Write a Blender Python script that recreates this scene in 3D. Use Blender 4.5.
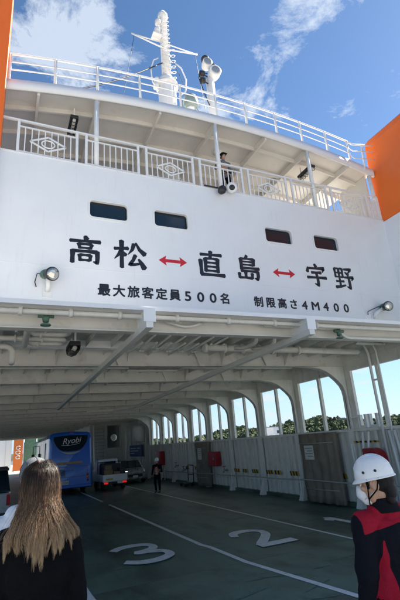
import bpy, bmesh, math, random
from mathutils import Vector, Matrix
random.seed(7)
for o in list(bpy.data.objects): bpy.data.objects.remove(o, do_unlink=True)
SC = bpy.context.scene
COL = SC.collection
R = math.radians
PI = math.pi

# ------------------------------------------------------------------ camera
EYE = Vector((0.0, 0.0, 2.35))
cam_d = bpy.data.cameras.new('camera'); cam = bpy.data.objects.new('camera', cam_d); COL.objects.link(cam)
right = Vector((0.91182919, -0.40383526, -0.07405814))
down = Vector((0.0635421, 0.31701068, -0.94629099))
fwd = Vector((0.40562289, 0.85814993, 0.31472014))
cam.matrix_world = Matrix(((right.x, -down.x, -fwd.x, EYE.x), (right.y, -down.y, -fwd.y, EYE.y), (right.z, -down.z, -fwd.z, EYE.z), (0, 0, 0, 1)))
cam_d.sensor_fit = 'HORIZONTAL'; cam_d.sensor_width = 36; cam_d.lens = 36 * 425 / 400
cam_d.clip_start = 0.05; cam_d.clip_end = 20000
SC.camera = cam

# ------------------------------------------------------------------ sky and sun
SUN_EL, SUN_LEFT = R(42), R(-84)          # height, and how far left of the ship's axis (+Y)
W = bpy.data.worlds.new('World'); SC.world = W; W.use_nodes = True
nt = W.node_tree; N = nt.nodes; L = nt.links
for n in list(N): N.remove(n)
out = N.new('ShaderNodeOutputWorld'); bg = N.new('ShaderNodeBackground'); bg.inputs[1].default_value = 0.051
sky = N.new('ShaderNodeTexSky'); sky.sky_type = 'NISHITA'; sky.sun_disc = False
sky.sun_elevation = SUN_EL; sky.sun_rotation = -SUN_LEFT
sky.air_density = 1.0; sky.dust_density = 0.12; sky.ozone_density = 2.2; sky.altitude = 0
tc = N.new('ShaderNodeTexCoord'); sep = N.new('ShaderNodeSeparateXYZ'); L.new(tc.outputs['Generated'], sep.inputs[0])
mz = N.new('ShaderNodeMath'); mz.operation = 'MAXIMUM'; L.new(sep.outputs[2], mz.inputs[0]); mz.inputs[1].default_value = 0.0
az = N.new('ShaderNodeMath'); az.operation = 'ADD'; L.new(mz.outputs[0], az.inputs[0]); az.inputs[1].default_value = 0.22
dv = N.new('ShaderNodeVectorMath'); dv.operation = 'DIVIDE'; L.new(tc.outputs['Generated'], dv.inputs[0])
cmb = N.new('ShaderNodeCombineXYZ'); L.new(az.outputs[0], cmb.inputs[0]); L.new(az.outputs[0], cmb.inputs[1]); cmb.inputs[2].default_value = 1
L.new(cmb.outputs[0], dv.inputs[1])
mp = N.new('ShaderNodeMapping'); L.new(dv.outputs[0], mp.inputs[0]); mp.inputs['Location'].default_value = (7.88, 4.42, 1.3); mp.inputs['Scale'].default_value = (1.0, 1.0, 0.6)
nz = N.new('ShaderNodeTexNoise'); nz.inputs['Scale'].default_value = 5.2; nz.inputs['Detail'].default_value = 10; nz.inputs['Roughness'].default_value = 0.70; nz.inputs['Distortion'].default_value = 0.35
L.new(mp.outputs[0], nz.inputs['Vector'])
nz2 = N.new('ShaderNodeTexNoise'); nz2.inputs['Scale'].default_value = 2.6; nz2.inputs['Detail'].default_value = 3
L.new(mp.outputs[0], nz2.inputs['Vector'])
ml = N.new('ShaderNodeMath'); ml.operation = 'MULTIPLY_ADD'; L.new(nz2.outputs[0], ml.inputs[0]); ml.inputs[1].default_value = 0.62; L.new(nz.outputs[0], ml.inputs[2])
rp = N.new('ShaderNodeValToRGB'); rp.color_ramp.elements[0].position = 0.88; rp.color_ramp.elements[1].position = 1.85
rp.color_ramp.elements[0].color = (0, 0, 0, 1); rp.color_ramp.elements[1].color = (0.75, 0.75, 0.75, 1)
L.new(ml.outputs[0], rp.inputs[0])
hz = N.new('ShaderNodeMapRange'); L.new(sep.outputs[2], hz.inputs[0]); hz.inputs[1].default_value = 0.0; hz.inputs[2].default_value = 0.34; hz.inputs[3].default_value = 0.75; hz.inputs[4].default_value = 0.0
mh = N.new('ShaderNodeMixRGB'); L.new(hz.outputs[0], mh.inputs[0]); L.new(sky.outputs[0], mh.inputs[1]); mh.inputs[2].default_value = (3.1, 4.5, 6.5, 1)
mix = N.new('ShaderNodeMixRGB'); L.new(rp.outputs[0], mix.inputs[0]); L.new(mh.outputs[0], mix.inputs[1]); mix.inputs[2].default_value = (5.0, 5.5, 6.2, 1)
hsv = N.new('ShaderNodeHueSaturation'); hsv.inputs['Saturation'].default_value = 1.12; L.new(mix.outputs[0], hsv.inputs['Color'])
L.new(hsv.outputs[0], bg.inputs[0]); L.new(bg.outputs[0], out.inputs[0])
sd = bpy.data.lights.new('sun', 'SUN'); sun = bpy.data.objects.new('sun', sd); COL.objects.link(sun)
sd.energy = 5.0; sd.angle = R(0.5); sd.color = (1.0, 0.93, 0.82)
to_sun = Vector((-math.sin(SUN_LEFT) * math.cos(SUN_EL), math.cos(SUN_LEFT) * math.cos(SUN_EL), math.sin(SUN_EL)))
sun.rotation_euler = to_sun.to_track_quat('Z', 'Y').to_euler(); sun.location = (0, 0, 60)
vs = SC.view_settings; vs.view_transform = 'Standard'; vs.look = 'None'; vs.gamma = 1; vs.exposure = 1.72; vs.use_curve_mapping = False
SC.render.engine = 'CYCLES'; SC.cycles.max_bounces = 10; SC.cycles.diffuse_bounces = 6

# ------------------------------------------------------------------ materials
MATS = {}
def mat(name, col, rough=0.5, metal=0.0, var=0.12, scale=6.0, bump=0.0, bscale=40.0, dirt=0.0, dirt_col=(0.12, 0.08, 0.05), dscale=(3, 3, .35), spec=0.5, dthr=0.58, emit=0.0, coat=0.0):
    if name in MATS: return MATS[name]
    m = bpy.data.materials.new(name); m.use_nodes = True; MATS[name] = m
    n = m.node_tree.nodes; l = m.node_tree.links; b = n['Principled BSDF']
    t = n.new('ShaderNodeTexCoord')
    a = n.new('ShaderNodeTexNoise'); a.inputs['Scale'].default_value = scale; a.inputs['Detail'].default_value = 5; l.new(t.outputs['Object'], a.inputs['Vector'])
    r = n.new('ShaderNodeMapRange'); l.new(a.outputs[0], r.inputs[0]); r.inputs[1].default_value = .3; r.inputs[2].default_value = .7; r.inputs[3].default_value = 1 - var; r.inputs[4].default_value = 1 + var * .5
    v = n.new('ShaderNodeVectorMath'); v.operation = 'SCALE'; v.inputs[0].default_value = col[:3]; l.new(r.outputs[0], v.inputs['Scale'])
    cur = v.outputs[0]
    if dirt > 0:
        mpp = n.new('ShaderNodeMapping'); mpp.inputs['Scale'].default_value = dscale; l.new(t.outputs['Object'], mpp.inputs[0])
        d = n.new('ShaderNodeTexNoise'); d.inputs['Scale'].default_value = 1.6; d.inputs['Detail'].default_value = 8; d.inputs['Roughness'].default_value = .65; l.new(mpp.outputs[0], d.inputs['Vector'])
        dr = n.new('ShaderNodeMapRange'); l.new(d.outputs[0], dr.inputs[0]); dr.inputs[1].default_value = dthr; dr.inputs[2].default_value = dthr + .2; dr.inputs[3].default_value = 0; dr.inputs[4].default_value = dirt
        mx = n.new('ShaderNodeMixRGB'); l.new(dr.outputs[0], mx.inputs[0]); l.new(cur, mx.inputs[1]); mx.inputs[2].default_value = (*dirt_col, 1); cur = mx.outputs[0]
    l.new(cur, b.inputs['Base Color'])
    b.inputs['Metallic'].default_value = metal; b.inputs['Specular IOR Level'].default_value = spec
    rr = n.new('ShaderNodeMapRange'); l.new(a.outputs[0], rr.inputs[0]); rr.inputs[1].default_value = .3; rr.inputs[2].default_value = .7; rr.inputs[3].default_value = max(.02, rough * .85); rr.inputs[4].default_value = min(1, rough * 1.15)
    l.new(rr.outputs[0], b.inputs['Roughness'])
    if coat: b.inputs['Coat Weight'].default_value = coat; b.inputs['Coat Roughness'].default_value = .05
    if bump > 0:
        bn = n.new('ShaderNodeTexNoise'); bn.inputs['Scale'].default_value = bscale; bn.inputs['Detail'].default_value = 4; l.new(t.outputs['Object'], bn.inputs['Vector'])
        bb = n.new('ShaderNodeBump'); bb.inputs['Strength'].default_value = bump; bb.inputs['Distance'].default_value = .02; l.new(bn.outputs[0], bb.inputs['Height']); l.new(bb.outputs[0], b.inputs['Normal'])
    if emit: b.inputs['Emission Color'].default_value = (*col[:3], 1); b.inputs['Emission Strength'].default_value = emit
    return m

WHITE = mat('white_hull_paint', (.80, .81, .82),   .36, var=.03, scale=1.2, bump=.22, bscale=1.3, dirt=.16, dirt_col=(.45, .36, .27), dscale=(5, 5, .5))
WHITE2 = mat('white_steel_paint', (.80, .80, .79), .42, var=.05, scale=5, bump=.05, bscale=30, dirt=.28, dirt_col=(.40, .27, .17), dthr=.62)
INNER = mat('car_deck_paint', (.77, .765, .72), .5, var=.08, scale=4, bump=.06, bscale=20, dirt=.38, dirt_col=(.26, .19, .13), dthr=.55)
CREAM = mat('gallery_paint', (.72, .69, .64), .5, var=.05, scale=2, bump=.08, bscale=6, dirt=.25, dirt_col=(.35, .27, .2), dscale=(1.2, 1.2, 1.2))
CEIL = mat('deck_ceiling_paint', (.70, .69, .65), .5, var=.08, scale=2.5, bump=.1, bscale=8, dirt=.45, dirt_col=(.25, .21, .17), dscale=(1.2, 1.2, 1.2), dthr=.55)
ORANGE = mat('orange_hull_paint', (.88, .165, .018), .35, var=.05, scale=1.0, bump=.06, bscale=2)
DECK = mat('green_deck_paint', (.090, .148, .116), .42, var=.35, scale=1.3, bump=.25, bscale=90, dirt=.8, dirt_col=(.012, .017, .015), dscale=(.8, .22, 1), dthr=.47)
RAMP = mat('green_ramp_paint', (.090, .150, .117), .42, var=.35, scale=1.6, bump=.3, bscale=90, dirt=.8, dirt_col=(.012, .017, .015), dscale=(.9, .35, 1), dthr=.48)
LINE = mat('road_marking_paint', (.72, .72, .70), .6, var=.15, scale=8, bump=.1, bscale=80, dirt=.6, dirt_col=(.16, .18, .17), dscale=(4, 4, 4), dthr=.55)
SCUFF = mat('faded_green_paint', (.11, .19, .155), .6, var=.4, scale=10, dirt=.8, dirt_col=(.03, .05, .045), dscale=(6, 6, 6), dthr=.45)
INK = mat('black_letter_paint', (.012, .013, .02), .4, var=.1)
RED = mat('red_arrow_paint', (.55, .016, .028), .4, var=.08)
GLASS = mat('dark_window_glass', (.010, .022, .034), .05, var=.05, spec=.6)
RUBBER = mat('black_rubber', (.016, .016, .017), .7, var=.2)
BLACKM = mat('black_metal', (.022, .022, .024), .45, var=.2)
GALV = mat('galvanised_steel', (.42, .43, .43), .4, metal=.6, var=.15, scale=20)
LAMPG = mat('lamp_glass', (.62, .60, .55), .08, metal=.75, var=.1)
GREENV = mat('green_valve_paint', (.08, .16, .12), .5, var=.2)
REDP = mat('red_cabinet_paint', (.33, .012, .022), .4, var=.12, scale=8)
CANVAS = mat('brown_canvas', (.225, .19, .15), .85, var=.25, scale=3, bump=.5, bscale=7, dirt=.4, dirt_col=(.08, .07, .06))
PAPER = mat('notice_paper', (.62, .62, .58), .6, var=.15, scale=30)
YEL = mat('hazard_yellow_paint', (.55, .36, .03), .5, var=.15)
ROPE = mat('grey_rope', (.42, .42, .40), .8, var=.2, scale=60)
CONC = mat('quay_concrete', (.47, .455, .42), .85, var=.18, scale=1.2, bump=.3, bscale=25, dirt=.5, dirt_col=(.2, .19, .18), dscale=(.5, .5, .5))

# ------------------------------------------------------------------ mesh helpers
def frame_of(d):
    d = d.normalized(); a = Vector((0, 0, 1)) if abs(d.z) < .93 else Vector((1, 0, 0))
    u = d.cross(a).normalized(); return u, d.cross(u).normalized()
class MB:
    def __init__(s): s.v = []; s.f = []; s.m = []; s.sm = []
    def add(s, vs, fs, mi=0, smooth=False):
        o = len(s.v); s.v += [tuple(p) for p in vs]
        for f in fs: s.f.append([o + i for i in f]); s.m.append(mi); s.sm.append(smooth)
        return s
    def box(s, x0, x1, y0, y1, z0, z1, mi=0):
        return s.add([(x0, y0, z0), (x1, y0, z0), (x1, y1, z0), (x0, y1, z0), (x0, y0, z1), (x1, y0, z1), (x1, y1, z1), (x0, y1, z1)],
                     [(0, 3, 2, 1), (4, 5, 6, 7), (0, 1, 5, 4), (1, 2, 6, 5), (2, 3, 7, 6), (3, 0, 4, 7)], mi)
    def bar(s, p, q, w, h, up=(0, 0, 1), mi=0):
        p = Vector(p); q = Vector(q); d = (q - p).normalized(); up = Vector(up)
        if abs(d.dot(up)) > .98: up = Vector((1, 0, 0))
        a = d.cross(up).normalized() * (w / 2); b = a.cross(d).normalized() * (h / 2)
        vs = [p - a - b, p + a - b, p + a + b, p - a + b, q - a - b, q + a - b, q + a + b, q - a + b]
        return s.add(vs, [(0, 3, 2, 1), (4, 5, 6, 7), (0, 1, 5, 4), (1, 2, 6, 5), (2, 3, 7, 6), (3, 0, 4, 7)], mi)
    def tube(s, pts, r, n=8, mi=0, closed=False, smooth=True):
        pts = [Vector(p) for p in pts]; k = len(pts); rs = r if isinstance(r, (list, tuple)) else [r] * k
        vs = []; pu = None
        for i in range(k):
            if closed: d = pts[(i + 1) % k] - pts[i - 1]
            else: d = pts[min(i + 1, k - 1)] - pts[max(i - 1, 0)]
            if d.length < 1e-9: d = Vector((0, 0, 1))
            d.normalize()
            if pu is None: u, w = frame_of(d)
            else:
                u = pu - d * pu.dot(d)
                if u.length < 1e-6: u, w = frame_of(d)
                else: u.normalize(); w = d.cross(u)
            pu = u
            for j in range(n):
                a = 2 * PI * j / n; vs.append(pts[i] + (u * math.cos(a) + w * math.sin(a)) * rs[i])
        fs = []
        for i in range(k if closed else k - 1):
            i2 = (i + 1) % k
            for j in range(n): fs.append((i * n + j, i * n + (j + 1) % n, i2 * n + (j + 1) % n, i2 * n + j))
        if not closed: fs.append(tuple(range(n))[::-1]); fs.append(tuple(range((k - 1) * n, k * n)))
        return s.add(vs, fs, mi, smooth)
    def loft(s, rings, mi=0, smooth=False, caps=True):
        n = len(rings[0]); vs = [p for r in rings for p in r]; fs = []
        for i in range(len(rings) - 1):
            for j in range(n): fs.append((i * n + j, i * n + (j + 1) % n, (i + 1) * n + (j + 1) % n, (i + 1) * n + j))
        if caps: fs.append(tuple(range(n))[::-1]); fs.append(tuple(range((len(rings) - 1) * n, len(rings) * n)))
        return s.add(vs, fs, mi, smooth)
    def prism(s, poly, fn, d0, d1, mi=0):
        n = len(poly); vs = [fn(a, b, d0) for a, b in poly] + [fn(a, b, d1) for a, b in poly]
        fs = [tuple(range(n))[::-1], tuple(range(n, 2 * n))] + [(i, (i + 1) % n, n + (i + 1) % n, n + i) for i in range(n)]
        return s.add(vs, fs, mi)
    def ball(s, c, rx, ry=None, rz=None, nu=16, nv=10, mi=0):
        ry = ry or rx; rz = rz or rx; vs = []; fs = []
        for i in range(nv + 1):
            t = PI * i / nv
            for j in range(nu):
                a = 2 * PI * j / nu; vs.append((c[0] + rx * math.sin(t) * math.cos(a), c[1] + ry * math.sin(t) * math.sin(a), c[2] + rz * math.cos(t)))
        for i in range(nv):
            for j in range(nu): fs.append((i * nu + j, (i + 1) * nu + j, (i + 1) * nu + (j + 1) % nu, i * nu + (j + 1) % nu))
        return s.add(vs, fs, mi, True)
    def lathe(s, prof, org, axis=(0, 0, 1), n=20, mi=0, smooth=True, caps=True):
        org = Vector(org); ax = Vector(axis).normalized(); u, w = frame_of(ax)
        rings = [[org + ax * h + (u * math.cos(2 * PI * j / n) + w * math.sin(2 * PI * j / n)) * max(r, 1e-4) for j in range(n)] for r, h in prof]
        return s.loft(rings, mi, smooth, caps)
    def build(s, name, mats, parent=None, kind=None, bevel=0, xf=None):
        me = bpy.data.meshes.new(name)
        vs = s.v if xf is None else [tuple(xf @ Vector(p)) for p in s.v]
        me.from_pydata(vs, [], s.f)
        for m in (mats if isinstance(mats, (list, tuple)) else [mats]): me.materials.append(m)
        me.polygons.foreach_set('material_index', s.m); me.polygons.foreach_set('use_smooth', s.sm)
        bm = bmesh.new(); bm.from_mesh(me); bmesh.ops.remove_doubles(bm, verts=bm.verts, dist=1e-6); bmesh.ops.recalc_face_normals(bm, faces=bm.faces); bm.to_mesh(me); bm.free()
        me.update()
        o = bpy.data.objects.new(name, me); COL.objects.link(o)
        if bevel:
            b = o.modifiers.new('bevel', 'BEVEL'); b.width = bevel; b.segments = 3; b.limit_method = 'ANGLE'; b.angle_limit = R(35); b.harden_normals = False
        adopt(o, parent)
        if kind: o['kind'] = kind
        return o
def adopt(o, parent):
    if parent is not None:
        o.parent = parent
        if parent.type == 'EMPTY': o.matrix_parent_inverse = parent.matrix_basis.inverted()
def tag(o, label, cat, group=None):
    o['label'] = label; o['category'] = cat
    if group: o['group'] = group
    return o
def thing(name, label, cat, loc=(0, 0, 0), group=None):
    o = bpy.data.objects.new(name, None); o.empty_display_size = .2; COL.objects.link(o); o.location = loc
    return tag(o, label, cat, group)
def copy_thing(root, loc, label=None, rz=None):
    r = root.copy(); COL.objects.link(r); r.location = loc
    if label: r['label'] = label
    if rz is not None: r.rotation_euler = (0, 0, rz)
    for c in list(root.children):
        d = c.copy(); COL.objects.link(d); d.parent = r
        for g in list(c.children):
            e = g.copy(); COL.objects.link(e); e.parent = d
    return r
def from_eval(o, name, mats, parent=None):
    dg = bpy.context.evaluated_depsgraph_get(); dg.update()
    me = bpy.data.meshes.new_from_object(o.evaluated_get(dg), depsgraph=dg)
    bpy.data.objects.remove(o)
    me.materials.clear()
    for m in (mats if isinstance(mats, (list, tuple)) else [mats]): me.materials.append(m)
    me.name = name
    n = bpy.data.objects.new(name, me); COL.objects.link(n); adopt(n, parent); return n
def text(name, body, size, m, xf, parent=None, extr=.006, off=0.0, align='CENTER', space=1.0, shear=0.0):
    c = bpy.data.curves.new(name, 'FONT'); c.body = body; c.size = size; c.extrude = extr; c.offset = off; c.align_x = align; c.align_y = 'CENTER'; c.space_character = space; c.shear = shear
    o = bpy.data.objects.new(name, c); COL.objects.link(o)
    n = from_eval(o, name, m, None); n.data.transform(xf); adopt(n, parent); return n
FACE_Y = lambda x, y, z: Matrix(((1, 0, 0, x), (0, 0, -1, y), (0, 1, 0, z), (0, 0, 0, 1)))     # reads from -Y
def rrect(cx, cy, w, h, r, n=5):
    p = []
    for sx, sy, a0 in ((1, 1, 0), (-1, 1, 90), (-1, -1, 180), (1, -1, 270)):
        for i in range(n + 1):
            a = R(a0 + 90 * i / n); p.append((cx + sx * (w / 2 - r) + r * math.cos(a), cy + sy * (h / 2 - r) + r * math.sin(a)))
    return p
def plate_with_holes(name, outer, holes, thick, xf, m, parent=None):
    c = bpy.data.curves.new(name, 'CURVE'); c.dimensions = '2D'; c.fill_mode = 'BOTH'; c.extrude = thick / 2
    for poly in [outer] + holes:
        sp = c.splines.new('POLY'); sp.points.add(len(poly) - 1); sp.use_cyclic_u = True
        for i, (x, y) in enumerate(poly): sp.points[i].co = (x, y, 0, 1)
    o = bpy.data.objects.new(name, c); COL.objects.link(o)
    n = from_eval(o, name, m, None); n.data.transform(xf); adopt(n, parent); return n
def lerp_table(tab, x):
    if x <= tab[0][0]: return tab[0][1]
    for (a, b), (c, d) in zip(tab, tab[1:]):
        if x <= c:
            t = (x - a) / (c - a); return b + (d - b) * t
    return tab[-1][1]

YW = 10.4           # the plane of the ship's white front
Z0, Z1 = 5.76, 9.97 # its lower and upper edge
# camber of the roof deck
def ztop(x):
    q = (x - 6.4) / 6.9
    return 13.0 - .62 * q * q - .06 * q ** 4

# ================================================================== THE SETTING
b = MB(); b.add([(-9000, -9000, -2.2), (9000, -9000, -2.2), (9000, 9000, -2.2), (-9000, 9000, -2.2)], [(0, 1, 2, 3)])
SEA = mat('sea_water', (.018, .05, .055), .12, var=.2, scale=.05, bump=.6, bscale=.6)
b.build('sea', SEA, kind='structure')
b = MB(); b.box(-60, 60, -80, 3.2, -3, .62)
b.build('quay', CONC, kind='structure')
b = MB(); b.box(-60, 70, 70, 140, -3, -.05)
b.build('far_quay', CONC, kind='structure')
b = MB(); b.box(-3.2, 10.75, 8.6, 68, -.35, 0)
deck = b.build('deck', DECK, kind='structure')
def zr(y):
    if y >= 8.6: return 0.0
    if y >= 4.3: return (8.6 - y) * .05
    return .215 + (4.3 - y) / 1.2 * .41
b = MB()
ys = [8.59, 7, 6, 4.3, 3.1]
b.loft([[(-.5, y, zr(y) - .3), (10.75, y, zr(y) - .3), (10.75, y, zr(y)), (-.5, y, zr(y))] for y in ys])
b.build('ramp', RAMP, kind='structure')
def gnd(y): return zr(y) if y > 3.2 else .62

# painted markings
def strip(name, pts, w, m=LINE, lift=.005):
    b = MB(); vs = []; fs = []
    for i, (x, y) in enumerate(pts):
        vs += [(x - w / 2, y, zr(y) + lift), (x + w / 2, y, zr(y) + lift)]
        if i: fs.append((2 * i - 2, 2 * i - 1, 2 * i + 1, 2 * i))
    b.add(vs, fs); return b.build(name, m, kind='structure')
strip('lane_line', [(4.53, 28.5), (4.53, 22)], .11)
strip('lane_line', [(4.53, 20.6), (4.53, 10.6), (4.60, 10.2), (4.62, 8.6), (4.66, 4.3), (4.66, 3.3)], .12)
strip('lane_line', [(7.45, 30), (7.42, 8.6), (7.3, 4.3)], .085)
strip('lane_line', [(1.52, 26), (1.52, 8.6), (1.50, 4.3)], .13)
strip('lane_line', [(10.1, 36), (10.1, 8.62)], .06, SCUFF)
b = MB(); b.add([(-2, 20.2, .005), (10.3, 20.2, .005), (10.3, 20.3, .005), (-2, 20.3, .005)], [(0, 1, 2, 3)]); b.build('cross_line', SCUFF, kind='structure')
def scuffs():
    rnd = random.Random(5); b = MB()
    for i in range(110):
        x = rnd.uniform(1.8, 10); y = rnd.uniform(5, 19); w = rnd.uniform(.02, .07); ln = rnd.uniform(.15, .9)
        if abs(y - 8.6) < .7: continue
        a = rnd.uniform(-.5, .5)
        z = zr(y) + .004; dx, dy = math.cos(a) * ln / 2, math.sin(a) * ln / 2
        if y < 8.6 and y - abs(dy) < 4.4: continue
        sl = lambda yy: zr(yy) + .0045
        b.add([(x - dx, y - dy, sl(y - dy)), (x + dx, y + dy, sl(y + dy)), (x + dx - .01, y + dy + w, sl(y + dy + w)), (x - dx + .02, y - dy + w, sl(y - dy + w))], [(0, 1, 2, 3)])
    o = b.build('scuff_marks', SCUFF); o['kind'] = 'stuff'; return o
scuffs()
def ground_digit(ch, x, y, w, h, sk=0.0):
    """a painted lane number lying on the ramp, drawn as a bent brush line"""
    shapes = {'3': [(.05, .86), (.28, .99), (.62, 1.0), (.86, .88), (.84, .68), (.62, .56), (.42, .53), (.66, .50), (.92, .38), (.93, .16), (.66, .01), (.30, .0), (.03, .14)],
              '2': [(.04, .74), (.16, .93), (.42, 1.0), (.74, .95), (.88, .78), (.78, .58), (.50, .36), (.20, .16), (.06, .04), (.06, .035), (.55, .03), (.98, .03)],
              '1': [(.25, .80), (.42, .87), (.55, 1.0), (.55, .5), (.55, 0)]}
    P = shapes[ch]
    Q = []
    for i in range(len(P) - 1):
        for k in range(5 if ch == '3' else 4):
            t = k / (5 if ch == '3' else 4); p0 = P[max(i - 1, 0)]; p1 = P[i]; p2 = P[i + 1]; p3 = P[min(i + 2, len(P) - 1)]
            def cr(a, b_, c, d): return .5 * (2 * b_ + (c - a) * t + (2 * a - 5 * b_ + 4 * c - d) * t * t + (3 * b_ - a - 3 * c + d) * t ** 3)
            Q.append((cr(p0[0], p1[0], p2[0], p3[0]), cr(p0[1], p1[1], p2[1], p3[1])))
    Q.append(P[-1]); b = MB(); vs = []; fs = []
    Q = [Vector((x + (u - .5) * w + (v - .5) * sk, y + (v - .5) * h)) for u, v in Q]
    for i, q in enumerate(Q):
        d = (Q[min(i + 1, len(Q) - 1)] - Q[max(i - 1, 0)]); d.normalize(); nrm = Vector((-d.y, d.x))
        hw = Vector((nrm.x * .10, nrm.y * .17))
        for s_ in (-1, 1):
            p = q + hw * s_; vs.append((p.x, p.y, zr(p.y) + .006 + .0003 * i))
        if i: fs.append((2 * i - 2, 2 * i - 1, 2 * i + 1, 2 * i))
    b.add(vs, fs); b.build('lane_number', LINE, kind='structure')
ground_digit('3', 3.12, 10.85, 1.15, 1.75)
ground_digit('2', 5.98, 10.3, .98, 1.75)
ground_digit('1', 8.65, 10.2, .8, 1.5)

# ================================================================== THE FERRY
ferry = thing('ferry', 'white and orange car ferry, its car deck open, with black characters and red arrows', 'ferry', (6.2, YW, 0))
wins = [(2.33, 8.61), (4.18, 8.61), (7.98, 8.61), (9.97, 8.61)]
WW, WH = 1.06, .52
FT = [(-.72, 4.72), (13.10, 4.72), (13.10, Z1), (-.72, Z1)]
XF_FRONT = FACE_Y(0, YW + .1, 0)
plate_with_holes('front_wall', FT, [rrect(x, z, WW, WH, .1)[::-1] for x, z in wins], .2, XF_FRONT, WHITE, ferry)
for x, z in wins:
    fr = plate_with_holes('window', rrect(x, z, WW + .10, WH + .10, .14), [rrect(x, z, WW - .02, WH - .02, .09)[::-1]], .03, FACE_Y(0, YW - .004, 0), WHITE2, ferry)
    b = MB(); b.prism(rrect(x, z, WW + .05, WH + .05, .1), lambda a, c, d: (a, d, c), YW + .10, YW + .16); b.build('pane', GLASS, fr)
    b = MB(); p = rrect(x, z, WW - .025, WH - .025, .09); b.tube([(a, YW + .095, c) for a, c in p], .014, 6, closed=True); b.build('gasket', RUBBER, fr)
b = MB()
b.box(-.7, 13.09, YW - .006, YW + .01, 6.80, 6.815)
b.box(-.7, 13.09, YW - .02, YW + .12, Z1 - .001, Z1 + .03)
for x in (1.2, 6.5, 11.1): b.box(x, x + .012, YW - .004, YW + .01, Z0 + .04, 6.79)
b.build('weld_seam', WHITE, ferry)
b = MB(); b.box(-3.2, 10.75, 7.0, 7.76, 4.655, 4.718); b.box(-3.2, 10.75, 6.985, 7.02, 4.645, 4.725); b.build('stern_ledge', WHITE, ferry)
# --- brush lettering
def brush(b, pts, ws, ox, oz, sx, sz, layer):
    Q = []; n = len(pts)
    for i in range(n - 1):
        for k in range(6):
            t = k / 6
            if n == 2: Q.append((pts[0][0] + (pts[1][0] - pts[0][0]) * t, pts[0][1] + (pts[1][1] - pts[0][1]) * t, ws[i] + (ws[i + 1] - ws[i]) * t))
            else: Q.append((pts[i][0] + (pts[i + 1][0] - pts[i][0]) * t, pts[i][1] + (pts[i + 1][1] - pts[i][1]) * t, ws[i] + (ws[i + 1] - ws[i]) * t))
    Q.append((*pts[-1], ws[-1])); Lp = []; Rp = []
    for i, (x, z, w) in enumerate(Q):
        a = Q[max(i - 1, 0)]; c = Q[min(i + 1, len(Q) - 1)]; dx, dz = (c[0] - a[0]) * sx, (c[1] - a[1]) * sz; l_ = math.hypot(dx, dz) or 1
        nx, nz_ = -dz / l_, dx / l_; X = ox + x * sx; Z = oz + z * sz; h = w * sx * .62
        Lp.append((X + nx * h, Z + nz_ * h)); Rp.append((X - nx * h, Z - nz_ * h))
    # rounded brush ends
    def cap(i0, i1, w):
        (x0, z0, _), (x1, z1, _) = Q[i0], Q[i1]; d = Vector(((x0 - x1) * sx, (z0 - z1) * sz)); d.normalize(); h = w * sx / 2
        return (ox + x0 * sx + d.x * h * .55, oz + z0 * sz + d.y * h * .55)
    poly = [cap(0, 1, ws[0])] + Lp + [cap(-1, -2, ws[-1])] + Rp[::-1]
    y = YW - .004 - .0006 * layer; n = len(poly); m_ = len(Lp)
    vs = [(x, y, z) for x, z in poly] + [(x, YW + .0, z) for x, z in poly]
    fs = []
    # quads across the stroke, then the caps and the edge
    for i in range(m_ - 1):
        l0, l1 = 1 + i, 2 + i; r0, r1 = n - 1 - i, n - 2 - i
        fs.append((l0, l1, r1, r0))
    fs.append((0, 1, n - 1)); fs.append((m_, m_ + 1, m_ + 2))
    for i in range(n): fs.append((i, (i + 1) % n, n + (i + 1) % n, n + i))
    b.add(vs, fs)
H_, V_ = .085, .115
def hz_(x0, z0, x1, z1, w=H_): return ([(x0, z0), ((x0 + x1) / 2, (z0 + z1) / 2 + .005), (x1, z1)], [w * 1.15, w * .85, w * 1.35])
def vt_(x0, z0, x1, z1, w=V_): return ([(x0, z0), ((x0 + x1) / 2, (z0 + z1) / 2), (x1, z1)], [w * 1.2, w * .9, w])
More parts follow.
